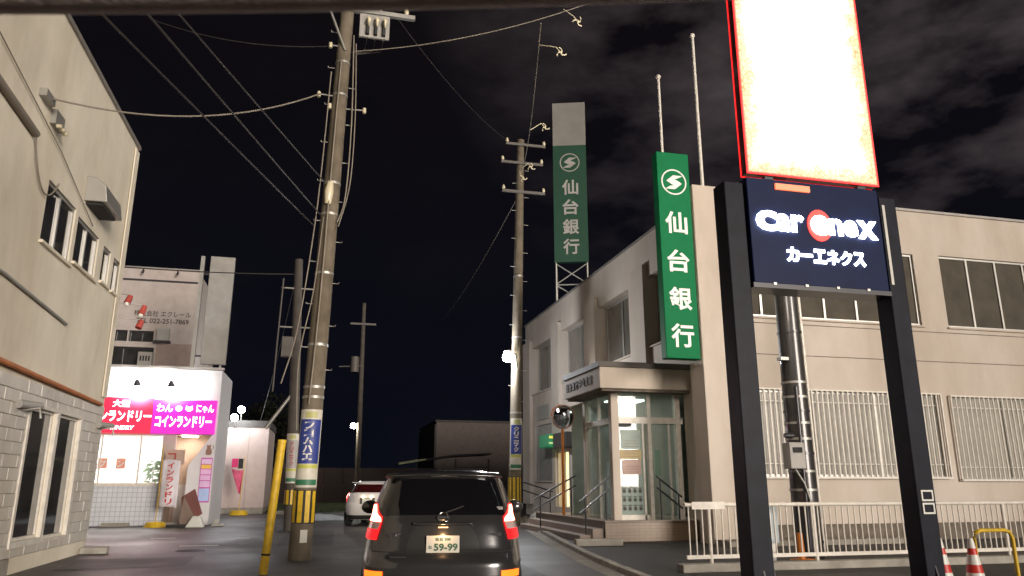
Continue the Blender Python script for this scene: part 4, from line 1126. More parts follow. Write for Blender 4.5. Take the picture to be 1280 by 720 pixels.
MB().tube([(8.6, 12.74, 1.66), (8.75, 12.72, 1.4), (8.85, 12.73, 1.1), (8.9, 12.73, 0.7)], 0.018, 6).build('hanging_cable', M['steel'], sp_)
MB().box(8.55, 8.72, 12.8, 12.95, 3.72, 3.78).build('step_bolt', M['steel'], sp_)
MB().tube([(8.55, 12.9, 2.28), (8.72, 12.9, 2.28)], 0.05, 8).build('cable_clamp', M['dark_metal'], sp_)

# white railing on a concrete kerb
rl = thing('white_railing', 'long white metal railing of thin uprights in front of the bank', 'railing', (9.3, 11.9, 0))
MB().box(5.75, 13.4, 11.78, 12.02, 0, 0.13).build('concrete_base', M['kerb'], rl, bevel=0.015)
MB().tube([(5.88, 11.9, 1.05), (13.4, 11.9, 1.05)], 0.035, 10).build('top_rail', M['white_metal'], rl)
MB().box(5.88, 13.4, 11.88, 11.92, 0.20, 0.26).build('bottom_rail', M['white_metal'], rl)
bar = MB().tube([(5.95, 11.9, 0.26), (5.95, 11.9, 1.03)], 0.0135, 6).build('baluster', M['white_metal'], rl)
for k in range(1, 62):
    if 5.95 + 0.122 * k < 13.4: child_copy(bar, rl, (0.122 * k, 0, 0))
for x in (6.32, 8.3, 10.3, 12.3): MB().tube([(x, 11.9, 0.1), (x, 11.9, 1.05)], 0.032, 8).build('rail_post', M['white_metal'], rl)
MB().box(6.0, 6.6, 11.86, 11.87, 0.98, 1.10).build('clamp_plate', M['white_metal'], rl)

cb = thing('cabinet', 'pale bluish upright cabinet standing behind the railing next to the left pylon post', 'cabinet', (7.78, 12.6, 0))
MB().box(7.60, 7.96, 12.45, 12.8, 0.38, 1.02).build('case', mat('pale_blue_case', (0.36, 0.42, 0.45), 0.5), cb, bevel=0.01)
MB().box(7.66, 7.90, 12.5, 12.75, 0, 0.38).build('stand', M['steel'], cb)
for k in range(4): MB().box(7.63 + .08 * k, 7.66 + .08 * k, 12.444, 12.45, 0.45, 0.95).build('louvre', M['steel'], cb)
oc = thing('orange_weight', 'squat orange plastic post and weight behind the railing at the service pole foot', 'barrier weight', (8.35, 12.35, 0))
MB().box(8.15, 8.52, 12.2, 12.5, 0, 0.12).build('weight', M['orange'], oc, bevel=0.03)
MB().tube([(8.3, 12.35, 0.12), (8.3, 12.35, 0.55)], [0.07, 0.05], 10).build('stub', M['orange'], oc)

def cone(x, y, label):
    t = thing('traffic_cone', label, 'traffic cone', (x, y, 0), 'traffic cones by the railing')
    MB().box(x - 0.19, x + 0.19, y - 0.19, y + 0.19, 0, 0.035).build('base', M['red'], t, bevel=0.015)
    zs = [0.035, 0.15, 0.28, 0.38, 0.50, 0.58, 0.70]
    rr = lambda z: 0.145 - (z - 0.035) / 0.665 * 0.115
    for i in range(6):
        MB().tube([(x, y, zs[i]), (x, y, zs[i + 1])], [rr(zs[i]), rr(zs[i + 1])], 20, cap=(i == 5)).build('white_band' if i % 2 else 'red_band', M['sign_white'] if i % 2 else M['red'], t)
    return t
cone(7.95, 8.75, 'red and white striped traffic cone nearer the right pylon post')
cone(8.32, 8.62, 'red and white striped traffic cone nearer the yellow hoop barrier')
hp = thing('hoop_barrier', 'faded yellow hoop barrier right of the striped cones', 'barrier', (10.0, 10.0, 0))
MB().tube([(9.72, 10, 0), (9.72, 10, 0.58), (9.76, 10, 0.67), (9.86, 10, 0.70), (10.3, 10, 0.70), (10.4, 10, 0.67), (10.44, 10, 0.58), (10.44, 10, 0)], 0.03, 10).build('hoop', M['yellow'], hp)
for xx in (9.72, 10.44): MB().box(xx - 0.08, xx + 0.08, 9.92, 10.08, 0, 0.012).build('foot_plate', M['steel'], hp)

# convex mirror on an orange pole
mr = thing('convex_mirror', 'round convex traffic mirror on an orange pole by the bank steps', 'traffic mirror', (6.95, 21.8, 0))
MX, MY = 6.98, 21.9
MB().tube([(MX, MY, 0), (MX, MY, 3.0)], 0.045, 12).build('pole', M['orange'], mr)
MB().tube([(MX, MY, 3.0), (MX, MY - 0.02, 3.62)], 0.03, 8).build('bracket', M['orange'], mr)
def disc(cx, cy_, cz, r, sag, n=32, rings=6, tilt=0.12):
    m = MB(); vs = [(cx, cy_ - sag, cz)]; fs = []
    for j in range(1, rings + 1):
        t = j / rings
        for i in range(n):
            a = 2 * math.pi * i / n
            vs.append((cx + r * t * math.cos(a), cy_ - sag * (1 - t * t) - tilt * r * t * math.sin(a), cz + r * t * math.sin(a)))
    fs += [(0, 1 + i, 1 + (i + 1) % n) for i in range(n)]
    for j in range(rings - 1):
        for i in range(n):
            a = 1 + j * n + i; b = 1 + j * n + (i + 1) % n; fs.append((a, a + n, b + n, b))
    m.add(vs, fs, True); return m
mm_ = bpy.data.materials.new('mirror_surface'); mm_.use_nodes = True
mm_.node_tree.nodes['Principled BSDF'].inputs['Metallic'].default_value = 1; mm_.node_tree.nodes['Principled BSDF'].inputs['Roughness'].default_value = 0.03
mm_.node_tree.nodes['Principled BSDF'].inputs['Base Color'].default_value = (0.55, 0.57, 0.62, 1)
disc(MX, MY - 0.10, 3.32, 0.31, 0.05).build('mirror_face', mm_, mr)
MB().tube([(MX, MY - 0.02, 3.32), (MX, MY - 0.06, 3.32)], 0.30, 28).build('backing', M['orange'], mr)
rg = MB(); n = 36
for k in range(n):
    a0, a1 = 2 * math.pi * k / n, 2 * math.pi * (k + 1) / n
    rg.tube([(MX + 0.335 * math.cos(a0), MY - 0.10 - 0.04 * math.sin(a0), 3.32 + 0.335 * math.sin(a0)), (MX + 0.335 * math.cos(a1), MY - 0.10 - 0.04 * math.sin(a1), 3.32 + 0.335 * math.sin(a1))], 0.028, 6, cap=False)
rg.build('rim', mat('mirror_rim', (0.45, 0.28, 0.22), 0.5), mr)
MB().prism('-Y', MY - 0.3, [(MX - 0.36, 3.36), (MX + 0.36, 3.36), (MX + 0.3, 3.56), (MX + 0.12, 3.70), (MX - 0.12, 3.70), (MX - 0.3, 3.56)], 0.33, 0.35).build('hood', M['orange'], mr)
# ------------------------------------------------------------------ utility poles
def pole_body(t, base, top, r0, r1, m=None):
    MB().tube([base, ((base[0] + top[0]) / 2, (base[1] + top[1]) / 2, (base[2] + top[2]) / 2), top], [r0, (r0 + r1) / 2, r1], 20).build('shaft', m or M['pole_concrete'], t)
def px_(base, top, z):
    k = z / top[2]; return base[0] + (top[0] - base[0]) * k, base[1] + (top[1] - base[1]) * k
def guard(t, base, top, z0, z1, r, n=10):
    x, y = px_(base, top, (z0 + z1) / 2)
    gp_ = MB().tube([(x, y, z0), (x, y, z1)], r + 0.008, 24, cap=False).build('warning_wrap', M['black'], t)
    for k in range(n):
        a = 2 * math.pi * k / n; w = math.pi / n * 0.66
        q = MB(); rr = r + 0.016
        q.add([(x + rr * math.cos(a - w), y + rr * math.sin(a - w), z0 + 0.02), (x + rr * math.cos(a + w), y + rr * math.sin(a + w), z0 + 0.02),
               (x + rr * math.cos(a + w), y + rr * math.sin(a + w), z1 - 0.02), (x + rr * math.cos(a - w), y + rr * math.sin(a - w), z1 - 0.02)], [(0, 1, 2, 3)])
        q.build('yellow_stripe', M['yellow'], gp_)
def advert(t, base, top, z0, z1, r, s, W, field=(0.025, 0.045, 0.22), ink=(0.62, 0.60, 0.58)):
    """wrapped advert plate: white sheet, blue field, vertical lettering, green strips"""
    x, y = px_(base, top, (z0 + z1) / 2)
    def arc(za, zb, rr, a0=-158, a1=-22, n=10):
        q = MB(); vs = []; fs = []
        for k in range(n + 1):
            a = R(a0 + (a1 - a0) * k / n)
            xa, ya = px_(base, top, za); xb, yb = px_(base, top, zb)
            vs += [(xa + rr * math.cos(a), ya + rr * math.sin(a), za), (xb + rr * math.cos(a), yb + rr * math.sin(a), zb)]
        for k in range(n): fs.append((2 * k, 2 * k + 2, 2 * k + 3, 2 * k + 1))
        q.add(vs, fs, True); return q
    ap = arc(z0, z1, r + 0.012).build('advert_plate', mat('advert_white', (0.55, 0.52, 0.44), 0.5), t)
    h = z1 - z0
    arc(z0 + 0.30 * h, z0 + 0.87 * h, r + 0.016, -148, -32).build('blue_field', mat('advert_field', field, 0.5), ap)
    arc(z0 + 0.24 * h, z0 + 0.29 * h, r + 0.016, -148, -32).build('yellow_strip', mat('advert_yellow', (0.45, 0.45, 0.08), 0.5), ap)
    arc(z0 + 0.89 * h, z0 + 0.97 * h, r + 0.016, -120, -60).build('yellow_patch', mat('advert_patch', (0.42, 0.42, 0.16), 0.5), ap)
    arc(z0 + 0.03 * h, z0 + 0.10 * h, r + 0.016, -148, -32).build('green_strip', mat('advert_green', (0.03, 0.16, 0.08), 0.5), ap)
    m_ = mat('advert_letter', ink, 0.5)
    n = len(s)
    for i, ch in enumerate(s):
        zc = z0 + 0.82 * h - (i + 0.3) * 0.50 * h / n
        vs, fcs = text_mb(ch, 0.04)
        a0 = min(v.x for v in vs); a1 = max(v.x for v in vs); b0 = min(v.y for v in vs); b1 = max(v.y for v in vs)
        xa, ya = px_(base, top, zc); q = MB(); o_ = []
        for v in vs:
            u = ((v.x - a0) / (a1 - a0) - 0.5) * W; zz = zc + ((v.y - b0) / (b1 - b0) - 0.5) * 0.46 * h / n
            an = R(-96) + u / r; rr = r + 0.019 + (0.003 if v.z > 0 else 0)
            o_.append((xa + rr * math.cos(an), ya + rr * math.sin(an), zz))
        q.add(o_, fcs); q.build('lettering', m_, ap)
    return ap
A0, A1 = (-0.29, 15.55, 0), (-0.02, 15.55, 12.6)
up = thing('utility_pole', 'tallest, nearest utility pole with blue advert and yellow-black wrap', 'utility pole', A0, 'utility poles')
pole_body(up, A0, A1, 0.215, 0.145)
guard(up, A0, A1, 0.66, 1.28, 0.208)
advert(up, A0, A1, 1.32, 2.80, 0.206, 'フコムハエ', 0.17)
MB().box(-0.30, -0.17, 15.33, 15.35, 0.32, 0.55).build('paper_label', M['sign_white'], up)
for z in (3.05, 3.25, 4.1, 5.6, 6.9, 7.6, 9.7, 10.5):
    x, y = px_(A0, A1, z); rr = 0.215 - 0.07 * z / 12.6
    MB().tube([(x, y, z - 0.025), (x, y, z + 0.025)], rr + 0.008, 20).build('steel_band', M['steel'], up)
k = 0; z = 3.6
while z < 11.5:
    x, y = px_(A0, A1, z); sgn = -1 if k % 2 else 1
    MB().tube([(x + sgn * 0.17, y - 0.05, z), (x + sgn * 0.31, y - 0.05, z), (x + sgn * 0.31, y - 0.05, z + 0.03)], 0.011, 6).build('step_bolt', M['steel'], up)
    z += 0.45; k += 1
x, y = px_(A0, A1, 7.35)
MB().tube([(x - 0.06, y - 0.16, 7.1), (x - 0.05, y - 0.20, 7.35), (x - 0.03, y - 0.17, 7.6)], [0.07, 0.10, 0.06], 10).build('cable_splice', M['insul'], up)
for pts, rr in [([(0.14, 15.45, 11.2), (0.20, 15.42, 9.0), (0.16, 15.42, 7.3), (0.02, 15.40, 6.7)], 0.016), ([(0.20, 15.45, 11.0), (0.27, 15.42, 9.2), (0.24, 15.42, 7.6), (0.05, 15.36, 6.6)], 0.013),
                ([(-0.30, 15.4, 10.2), (-0.36, 15.4, 8.0), (-0.44, 15.4, 6.4), (-0.62, 15.4, 4.4), (-0.86, 15.45, 3.3)], 0.014), ([(-0.26, 15.4, 6.8), (-0.36, 15.4, 5.2), (-0.55, 15.4, 3.8), (-0.50, 15.4, 2.4)], 0.013),
                ([(-0.10, 15.37, 10.5), (-0.16, 15.33, 8.0), (-0.22, 15.32, 5.0), (-0.30, 15.31, 2.9)], 0.017)]:
    P = [Vector(p) for p in pts]
    sm = []
    for i in range(len(P) - 1):
        a = P[max(0, i - 1)]; b = P[i]; c = P[i + 1]; d = P[min(len(P) - 1, i + 2)]
        for q in range(6):
            t_ = q / 6; sm.append(0.5 * ((2 * b) + (c - a) * t_ + (2 * a - 5 * b + 4 * c - d) * t_ ** 2 + (-a + 3 * b - 3 * c + d) * t_ ** 3))
    sm.append(P[-1]); MB().tube(sm, rr, 6).build('drop_cable', M['cable_lit'], up)
cr = MB().box(-1.3, 1.5, 15.44, 15.54, 11.83, 11.93).build('crossarm', M['steel'], up)
MB().tube([(-0.75, 15.4, 12.6), (-0.03, 15.38, 10.75)], 0.03, 8).build('crossarm_brace', M['steel'], up)
for xx in (-1.2, -0.6, 0.7, 1.3): MB().tube([(xx, 15.49, 11.93), (xx, 15.49, 12.0), (xx, 15.49, 12.1)], [0.03, 0.06, 0.04], 10).build('insulator', M['insul'], cr)
bp_ = MB().box(0.25, 0.92, 15.35, 15.42, 11.15, 11.74).build('switch_board', M['sign_grey'], up, bevel=0.01)
for xx in (0.44, 0.62, 0.80):
    MB().box(xx - 0.03, xx + 0.03, 15.27, 15.35, 11.20, 11.42).build('fuse_slot', M['black'], bp_)
    MB().tube([(xx, 15.28, 11.40), (xx + 0.02, 15.20, 11.50), (xx, 15.28, 11.62)], [0.03, 0.05, 0.03], 8).build('porcelain_cutout', M['insul'], bp_)
    MB().tube([(xx, 15.38, 11.15), (xx - 0.05, 15.4, 10.85), (0.2, 15.44, 10.72)], 0.012, 5).build('lead_wire', M['cable'], bp_)
for z, sx in ((9.66, -0.45), (9.40, -0.2), (9.38, 0.55), (10.9, -0.3)):
    x, y = px_(A0, A1, z); MB().tube([(x, y - 0.05, z), (x + sx, y - 0.05, z + 0.02)], 0.018, 6).build('side_arm', M['steel'], up)
    MB().tube([(x + sx, y - 0.05, z - 0.05), (x + sx, y - 0.05, z + 0.07)], 0.04, 8).build('insulator', M['insul'], up)

# thin pole behind it on the left
B0, B1 = (-0.80, 25, 0), (-1.12, 25, 8.6)
u2 = thing('utility_pole', 'thin pole close behind the tall one, with diagonal arm to the left', 'utility pole', B0, 'utility poles')
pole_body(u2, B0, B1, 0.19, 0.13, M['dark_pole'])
guard(u2, B0, B1, 0.75, 1.22, 0.186, 9)
advert(u2, B0, B1, 1.4, 2.9, 0.185, 'クリニック', 0.12, (0.36, 0.33, 0.32), (0.35, 0.08, 0.07))
MB().tube([(-1.75, 24.95, 3.05), (-0.95, 24.95, 4.25)], 0.055, 8).build('diagonal_arm', M['steel'], u2)
MB().box(-1.45, -1.10, 24.7, 24.95, 5.3, 5.95).build('transformer_box', M['dark_steel'], u2, bevel=0.02)
MB().tube([(-1.62, 24.9, 4.2), (-1.60, 24.9, 5.6), (-1.55, 24.9, 7.9)], 0.03, 6).build('riser_tube', M['dark_steel'], u2)
for z in (6.3, 7.6): MB().tube([(-1.6, 24.95, z), (-0.6, 24.95, z)], 0.03, 6).build('side_arm', M['steel'], u2)

# pole by the bank with the street lamp
C0, C1 = (6.50, 26.0, 0), (6.78, 26.0, 14.3)
u3 = thing('utility_pole', 'tall pole with three crossarms and street lamp, left of the bank', 'utility pole', C0, 'utility poles')
pole_body(u3, C0, C1, 0.22, 0.14)
guard(u3, C0, C1, 0.70, 1.62, 0.21, 10)
advert(u3, C0, C1, 1.85, 3.6, 0.208, 'クリニック', 0.16)
for z, a, b in ((14.05, -0.62, 0.95), (13.28, -0.78, 0.86), (12.1, -0.72, 0.95)):
    x, y = px_(C0, C1, z)
    ca = MB().box(x + a, x + b, y - 0.19, y - 0.11, z - 0.05, z + 0.05).build('crossarm', M['dark_steel'], u3)
    for xx in (x + a + 0.05, x + b - 0.05): MB().tube([(xx, y - 0.15, z + 0.05), (xx, y - 0.15, z + 0.12), (xx, y - 0.15, z + 0.22)], [0.03, 0.07, 0.04], 8).build('insulator', M['insul'], ca)
MB().tube([(6.6, 25.85, 5.2), (6.5, 25.8, 5.8), (6.30, 25.76, 5.97)], 0.035, 8).build('lamp_arm', M['steel'], u3)
lh = MB().tube([(6.28, 25.75, 5.99), (6.24, 25.73, 5.88)], [0.07, 0.17], 14).build('lamp_head', M['alu'], u3)
MB().sphere((6.22, 25.72, 5.74), 0.20, sz=0.9).build('bulb', emat('street_lamp_glow', (1.0, 0.98, 0.90), 90.0), lh)
point_light('street_lamp_light', (5.8, 25.8, 5.62), 620.0, (0.93, 0.95, 1.0), 0.15, u3)
for z in (2.0, 3.8, 6.5, 8.8):
    x, y = px_(C0, C1, z); MB().tube([(x, y, z - 0.03), (x, y, z + 0.03)], 0.225 - 0.005 * z, 16).build('steel_band', M['steel'], u3)
k = 0; z = 4.2
while z < 13.5:
    x, y = px_(C0, C1, z); sgn = -1 if k % 2 else 1
    MB().tube([(x + sgn * 0.15, y - 0.1, z), (x + sgn * 0.32, y - 0.1, z)], 0.012, 5).build('step_bolt', M['steel'], u3); z += 0.55; k += 1

# far poles
u4 = thing('street_lamp', 'small distant street lamp on a slim pole, left of centre', 'street lamp', (2.0, 45, 0))
MB().tube([(2.0, 45, 0), (1.95, 45, 4.8)], [0.10, 0.07], 10).build('pole', M['pole_concrete'], u4)
MB().tube([(1.95, 45, 4.75), (1.72, 44.9, 4.72)], 0.04, 6).build('arm', M['steel'], u4)
MB().sphere((1.68, 44.85, 4.60), 0.16).build('bulb', emat('far_lamp_glow', (1.0, 0.98, 0.88), 45.0), u4)
point_light('lamp_light', (1.6, 44.5, 4.45), 60.0, (1.0, 0.97, 0.88), 0.12, u4)
D0, D1 = (2.75, 60, 0), (2.6, 60, 15.4)
u5 = thing('utility_pole', 'dim distant utility pole with a can transformer behind the small street lamp', 'utility pole', D0, 'utility poles')
pole_body(u5, D0, D1, 0.24, 0.15, M['dark_pole'])
MB().box(1.6, 3.6, 59.8, 59.9, 13.6, 13.75).build('crossarm', M['dark_steel'], u5)
MB().tube([(2.1, 59.8, 9.8), (2.1, 59.8, 11.0)], 0.34, 12).build('transformer', M['dark_steel'], u5)
MB().tube([(0.9, 59.8, 10.2), (2.6, 59.8, 10.3)], 0.05, 6).build('side_arm', M['dark_steel'], u5)

yb = thing('leaning_yellow_post', 'slender yellow guard post leaning right beside the nearest utility pole', 'post', (-0.77, 13.3, 0))
MB().tube([(-0.79, 13.3, 0), (-0.65, 13.3, 2.08)], 0.068, 14).build('tube', M['yellow'], yb)
MB().tube([(-0.772, 13.3, 0.28), (-0.770, 13.3, 0.31)], 0.072, 14).build('black_band', M['black'], yb)
MB().tube([(-0.651, 13.3, 2.06), (-0.65, 13.3, 2.10)], 0.071, 14).build('cap', M['yellow'], yb)

# ------------------------------------------------------------------ wires
wire('cable sagging from the cream wall bracket to the nearest pole', (-4.56, 12.43, 7.40), (-0.50, 15.45, 9.66), 0.42, 0.016)
wire('lowest of three cables running from the nearest pole out of the top left', (-0.45, 15.4, 6.60), (-3.85, 0.5, 5.2), 0.02, 0.014, M['cable'])
wire('middle of three cables running from the nearest pole out of the top left', (-0.34, 15.4, 6.86), (-3.2, 0.5, 5.1), 0.02, 0.014, M['cable'])
wire('highest of three cables running from the nearest pole out of the top left', (-0.30, 15.4, 7.6), (-3.1, 0.5, 5.0), 0.02, 0.012, M['cable'])
wire('cable from the nearest pole rising to the top right corner of the view', (0.15, 15.45, 10.80), (5.5, 14.0, 12.05), 0.25, 0.012)
wire('cable dropping from the overhead line past the pale clips to the bank pole', (4.12, 14.0, 11.22), (6.62, 25.85, 13.1), 1.25, 0.012)
wire('service drop slanting down left from the bank pole into the dark', (6.72, 25.8, 12.1), (8.6, 62.0, 14.0), 0.6, 0.016)
wire('dark cable crossing in front of the lettered building at roof height', (-9.0, 26, 8.35), (-1.1, 25, 8.1), 0.12, 0.02, M['cable'])
wire('faint cable leaving the nearest pole towards the cream building top', (-0.30, 15.5, 10.9), (-4.6, 17.5, 12.2), 0.25, 0.010, M['cable'])
wire('cable from the thin pole down to the annex roof', (-1.15, 25, 8.2), (-3.0, 39.2, 4.4), 0.35, 0.012, M['cable'])
wire('high line from the nearest pole over the road to the bank pole', (0.9, 15.5, 12.1), (6.2, 25.9, 14.2), 0.3, 0.008, M['cable'])
CW = catenary((4.12, 14.0, 11.22), (6.62, 25.85, 13.1), 1.25, 60)
def near(x, y):
    return tuple(min(CW, key=lambda p: abs(p.y - y)))
def clip(x, y, z, s, lab, rot, att):
    t = thing('wire_clip', lab, 'wire clip', (x, y, z), 'pale clips hanging on the wires')
    m = MB(); E_ = []
    for a0 in (30, 150, 270):
        pts = []
        for q in range(6):
            rr = s * (0.15 + 0.85 * q / 5); a = R(a0 + rot + 14 * q)
            pts.append((x + rr * math.cos(a), y, z + rr * math.sin(a)))
        MB().tube(pts, [s * 0.16, s * 0.15, s * 0.13, s * 0.12, s * 0.12, s * 0.13], 8).build('prong', M['insul'], t)
    MB().sphere((x, y, z), s * 0.24, 10, 6).build('hub', M['insul'], t)
    MB().tube([(x, y, z), (x - s * 0.8, y, z + s * 0.9), att], s * 0.09, 6).build('hook', M['insul'], t)
clip(4.97, 13.95, 11.36, 0.13, 'topmost pale clip, on the cable near the top edge', -30, (4.72, 14.2, 11.80))
clip(4.60, 14.1, 10.62, 0.13, 'second pale clip from the top, hanging below the overhead cable', 10, (4.25, 14.6, 11.06))
clip(5.44, 18.2, 10.9, 0.13, 'pale clip just left of the blank top of the rooftop sign', 20, near(5.0, 18.2))
clip(6.15, 22.2, 11.5, 0.14, 'pale clip between the upper crossarms of the bank pole', 0, near(5.85, 22.2))
clip(6.35, 24.0, 11.85, 0.14, 'lowest pale clip, at the third crossarm of the bank pole', 35, near(6.2, 24.0))

# ------------------------------------------------------------------ far background
fb = thing('far_building', 'dim grey blank building in the dark distance above the dark car', 'building', (10, 62, 0))
MB().box(8.7, 17.5, 60, 70, 0, 6.1).build('wall', M['far_wall'], fb)
MB().box(8.6, 17.6, 59.9, 70.1, 6.1, 6.25).build('roof', M['far_dark'], fb)
MB().box(8.55, 8.7, 59.9, 70, 0, 5.9).build('downpipe', M['far_dark'], fb)
sh = thing('shelter', 'low dark shelter with pale roof edge showing over the dark car roof', 'shelter', (8.5, 52, 0))
ro = MB(); ro.prism('-Y', 52, [(5.1, 2.72), (9.0, 3.32), (11.4, 3.42), (11.4, 3.30), (9.0, 3.18), (5.1, 2.60)], 0, 3); ro.build('roof', M['far_dark'], sh)
MB().prism('-Y', 51.95, [(5.05, 2.74), (6.9, 3.03), (6.9, 2.91), (5.05, 2.60)], 0, 0.05).build('roof_edge', mat('pale_yellow_edge', (0.62, 0.60, 0.30), 0.5), sh)
for xx in (6.2, 8.9, 11.2): MB().box(xx, xx + 0.1, 52.2, 52.3, 0, 3.0).build('post', M['far_dark'], sh)
MB().box(9.0, 11.2, 52.2, 52.25, 2.4, 2.5).build('cross_rail', M['dark_metal'], sh)
dw = thing('dark_boundary_wall', 'long low dark brown wall behind the grass verge', 'wall', (-1, 48, 0))
for i in range(14): MB().box(-9 + i * 1.15, -9 + i * 1.15 + 1.13, 48, 48.12, 0, 2.3).build('wall_panel', M['far_wall'] if 0 else mat('brown_panel', (0.04 + 0.01 * random.random(), 0.028, 0.022), 0.85), dw)
def tree(x, y, h, r, lab, seed):
    rnd = random.Random(seed)
    t = thing('tree', lab, 'tree', (x, y, 0), None)
    tr = MB().tube([(x, y, 0), (x + .1, y, h * .35), (x - .1, y, h * .7)], [0.22, 0.16, 0.08], 8)
    for k in range(5):
        a = rnd.uniform(0, 6.28); z = h * rnd.uniform(.3, .6)
        tr.tube([(x, y, z), (x + r * .6 * math.cos(a), y + r * .6 * math.sin(a), z + h * .25)], [0.08, 0.03], 6)
    tr.build('trunk', M['bark'], t)
    cr_ = MB()
    cl_ = [(Vector((x + rnd.gauss(0, r * .45), y + rnd.gauss(0, r * .45), h * rnd.uniform(.42, .92))), rnd.uniform(.35, .7) * r * .7) for _ in range(16)]
    for _ in range(2600):
        c, rr = rnd.choice(cl_); d = Vector((rnd.gauss(0, 1), rnd.gauss(0, 1), rnd.gauss(0, .8))); d = d.normalized() * rr * rnd.uniform(.5, 1.05)
        p = c + d; e1 = Vector((rnd.uniform(-1, 1), rnd.uniform(-1, 1), rnd.uniform(-1, 1))).normalized() * .14; e2 = e1.cross(Vector((rnd.uniform(-1, 1), rnd.uniform(-1, 1), 1))).normalized() * .09
        cr_.add([p - e1, p + e2, p + e1, p - e2], [(0, 1, 2, 3)])
    cr_.build('crown', M['foliage'], t, fixn=False)
tree(-2.6, 55, 7.0, 2.6, 'broad dark tree rising between the annex and the thin pole', 2)
gp_ = MB().box(-1.9, -1.5, 38.0, 38.6, 0, 0.14); solo(gp_, 'wheel_stop', M['concrete'], 'dark wheel stop on the ground right of the annex', 'wheel stop')

# header lining of the car the view is taken from: a padded roll across the top of the windscreen
hd = MB(); pts = []
for k in range(25):
    t_ = (k / 24 - 0.5) * 1.3
    f = Vector((math.sin(R(13.9)), math.cos(R(13.9)), 0)); r_ = Vector((math.cos(R(13.9)), -math.sin(R(13.9)), 0))
    p = f * (0.46 - 0.10 * t_ * t_) + r_ * t_
    pts.append((p.x, p.y, 1.4 + 0.3605 + 0.034 * t_ - 0.02 * t_ * t_))
hd.tube(pts, 0.032, 16)
hd.tube([(p[0] - 0.02 * math.sin(R(13.9)) * 1, p[1] - 0.04, p[2] + 0.012) for p in pts], 0.03, 12)
solo(hd, 'windscreen_header', mat('header_lining', (0.78, 0.66, 0.62), 0.85, var=0.12, scale=25, bump=0.2, bscale=200), 'padded grey-pink windscreen header lining along the top edge of the view', 'car lining')
# ------------------------------------------------------------------ cars
def car_paint(name, c, metal, rough):
    m = mat(name, c, rough, metal=metal, coat=1.0, var=0.05, scale=6)
    return m
def interp(tab, z):
    if z <= tab[0][0]: return tab[0][1:]
    for a, b in zip(tab, tab[1:]):
        if a[0] <= z <= b[0]:
            t = (z - a[0]) / (b[0] - a[0]); return tuple(p + (q - p) * t for p, q in zip(a[1:], b[1:]))
    return tab[-1][1:]
def smooth_tab(tab, n=44, k=0.012):
    zs = [tab[0][0] + (tab[-1][0] - tab[0][0]) * i / n for i in range(n + 1)]
    out = []
    for z in zs:
        acc = [0, 0, 0]; ws = 0
        for q in (-1, -.5, 0, .5, 1):
            w = 1 - abs(q) * 0.5; v = interp(tab, min(tab[-1][0], max(tab[0][0], z + q * k * 2)))
            acc = [a + w * b for a, b in zip(acc, v)]; ws += w
        out.append((z,) + tuple(a / ws for a in acc))
    return out
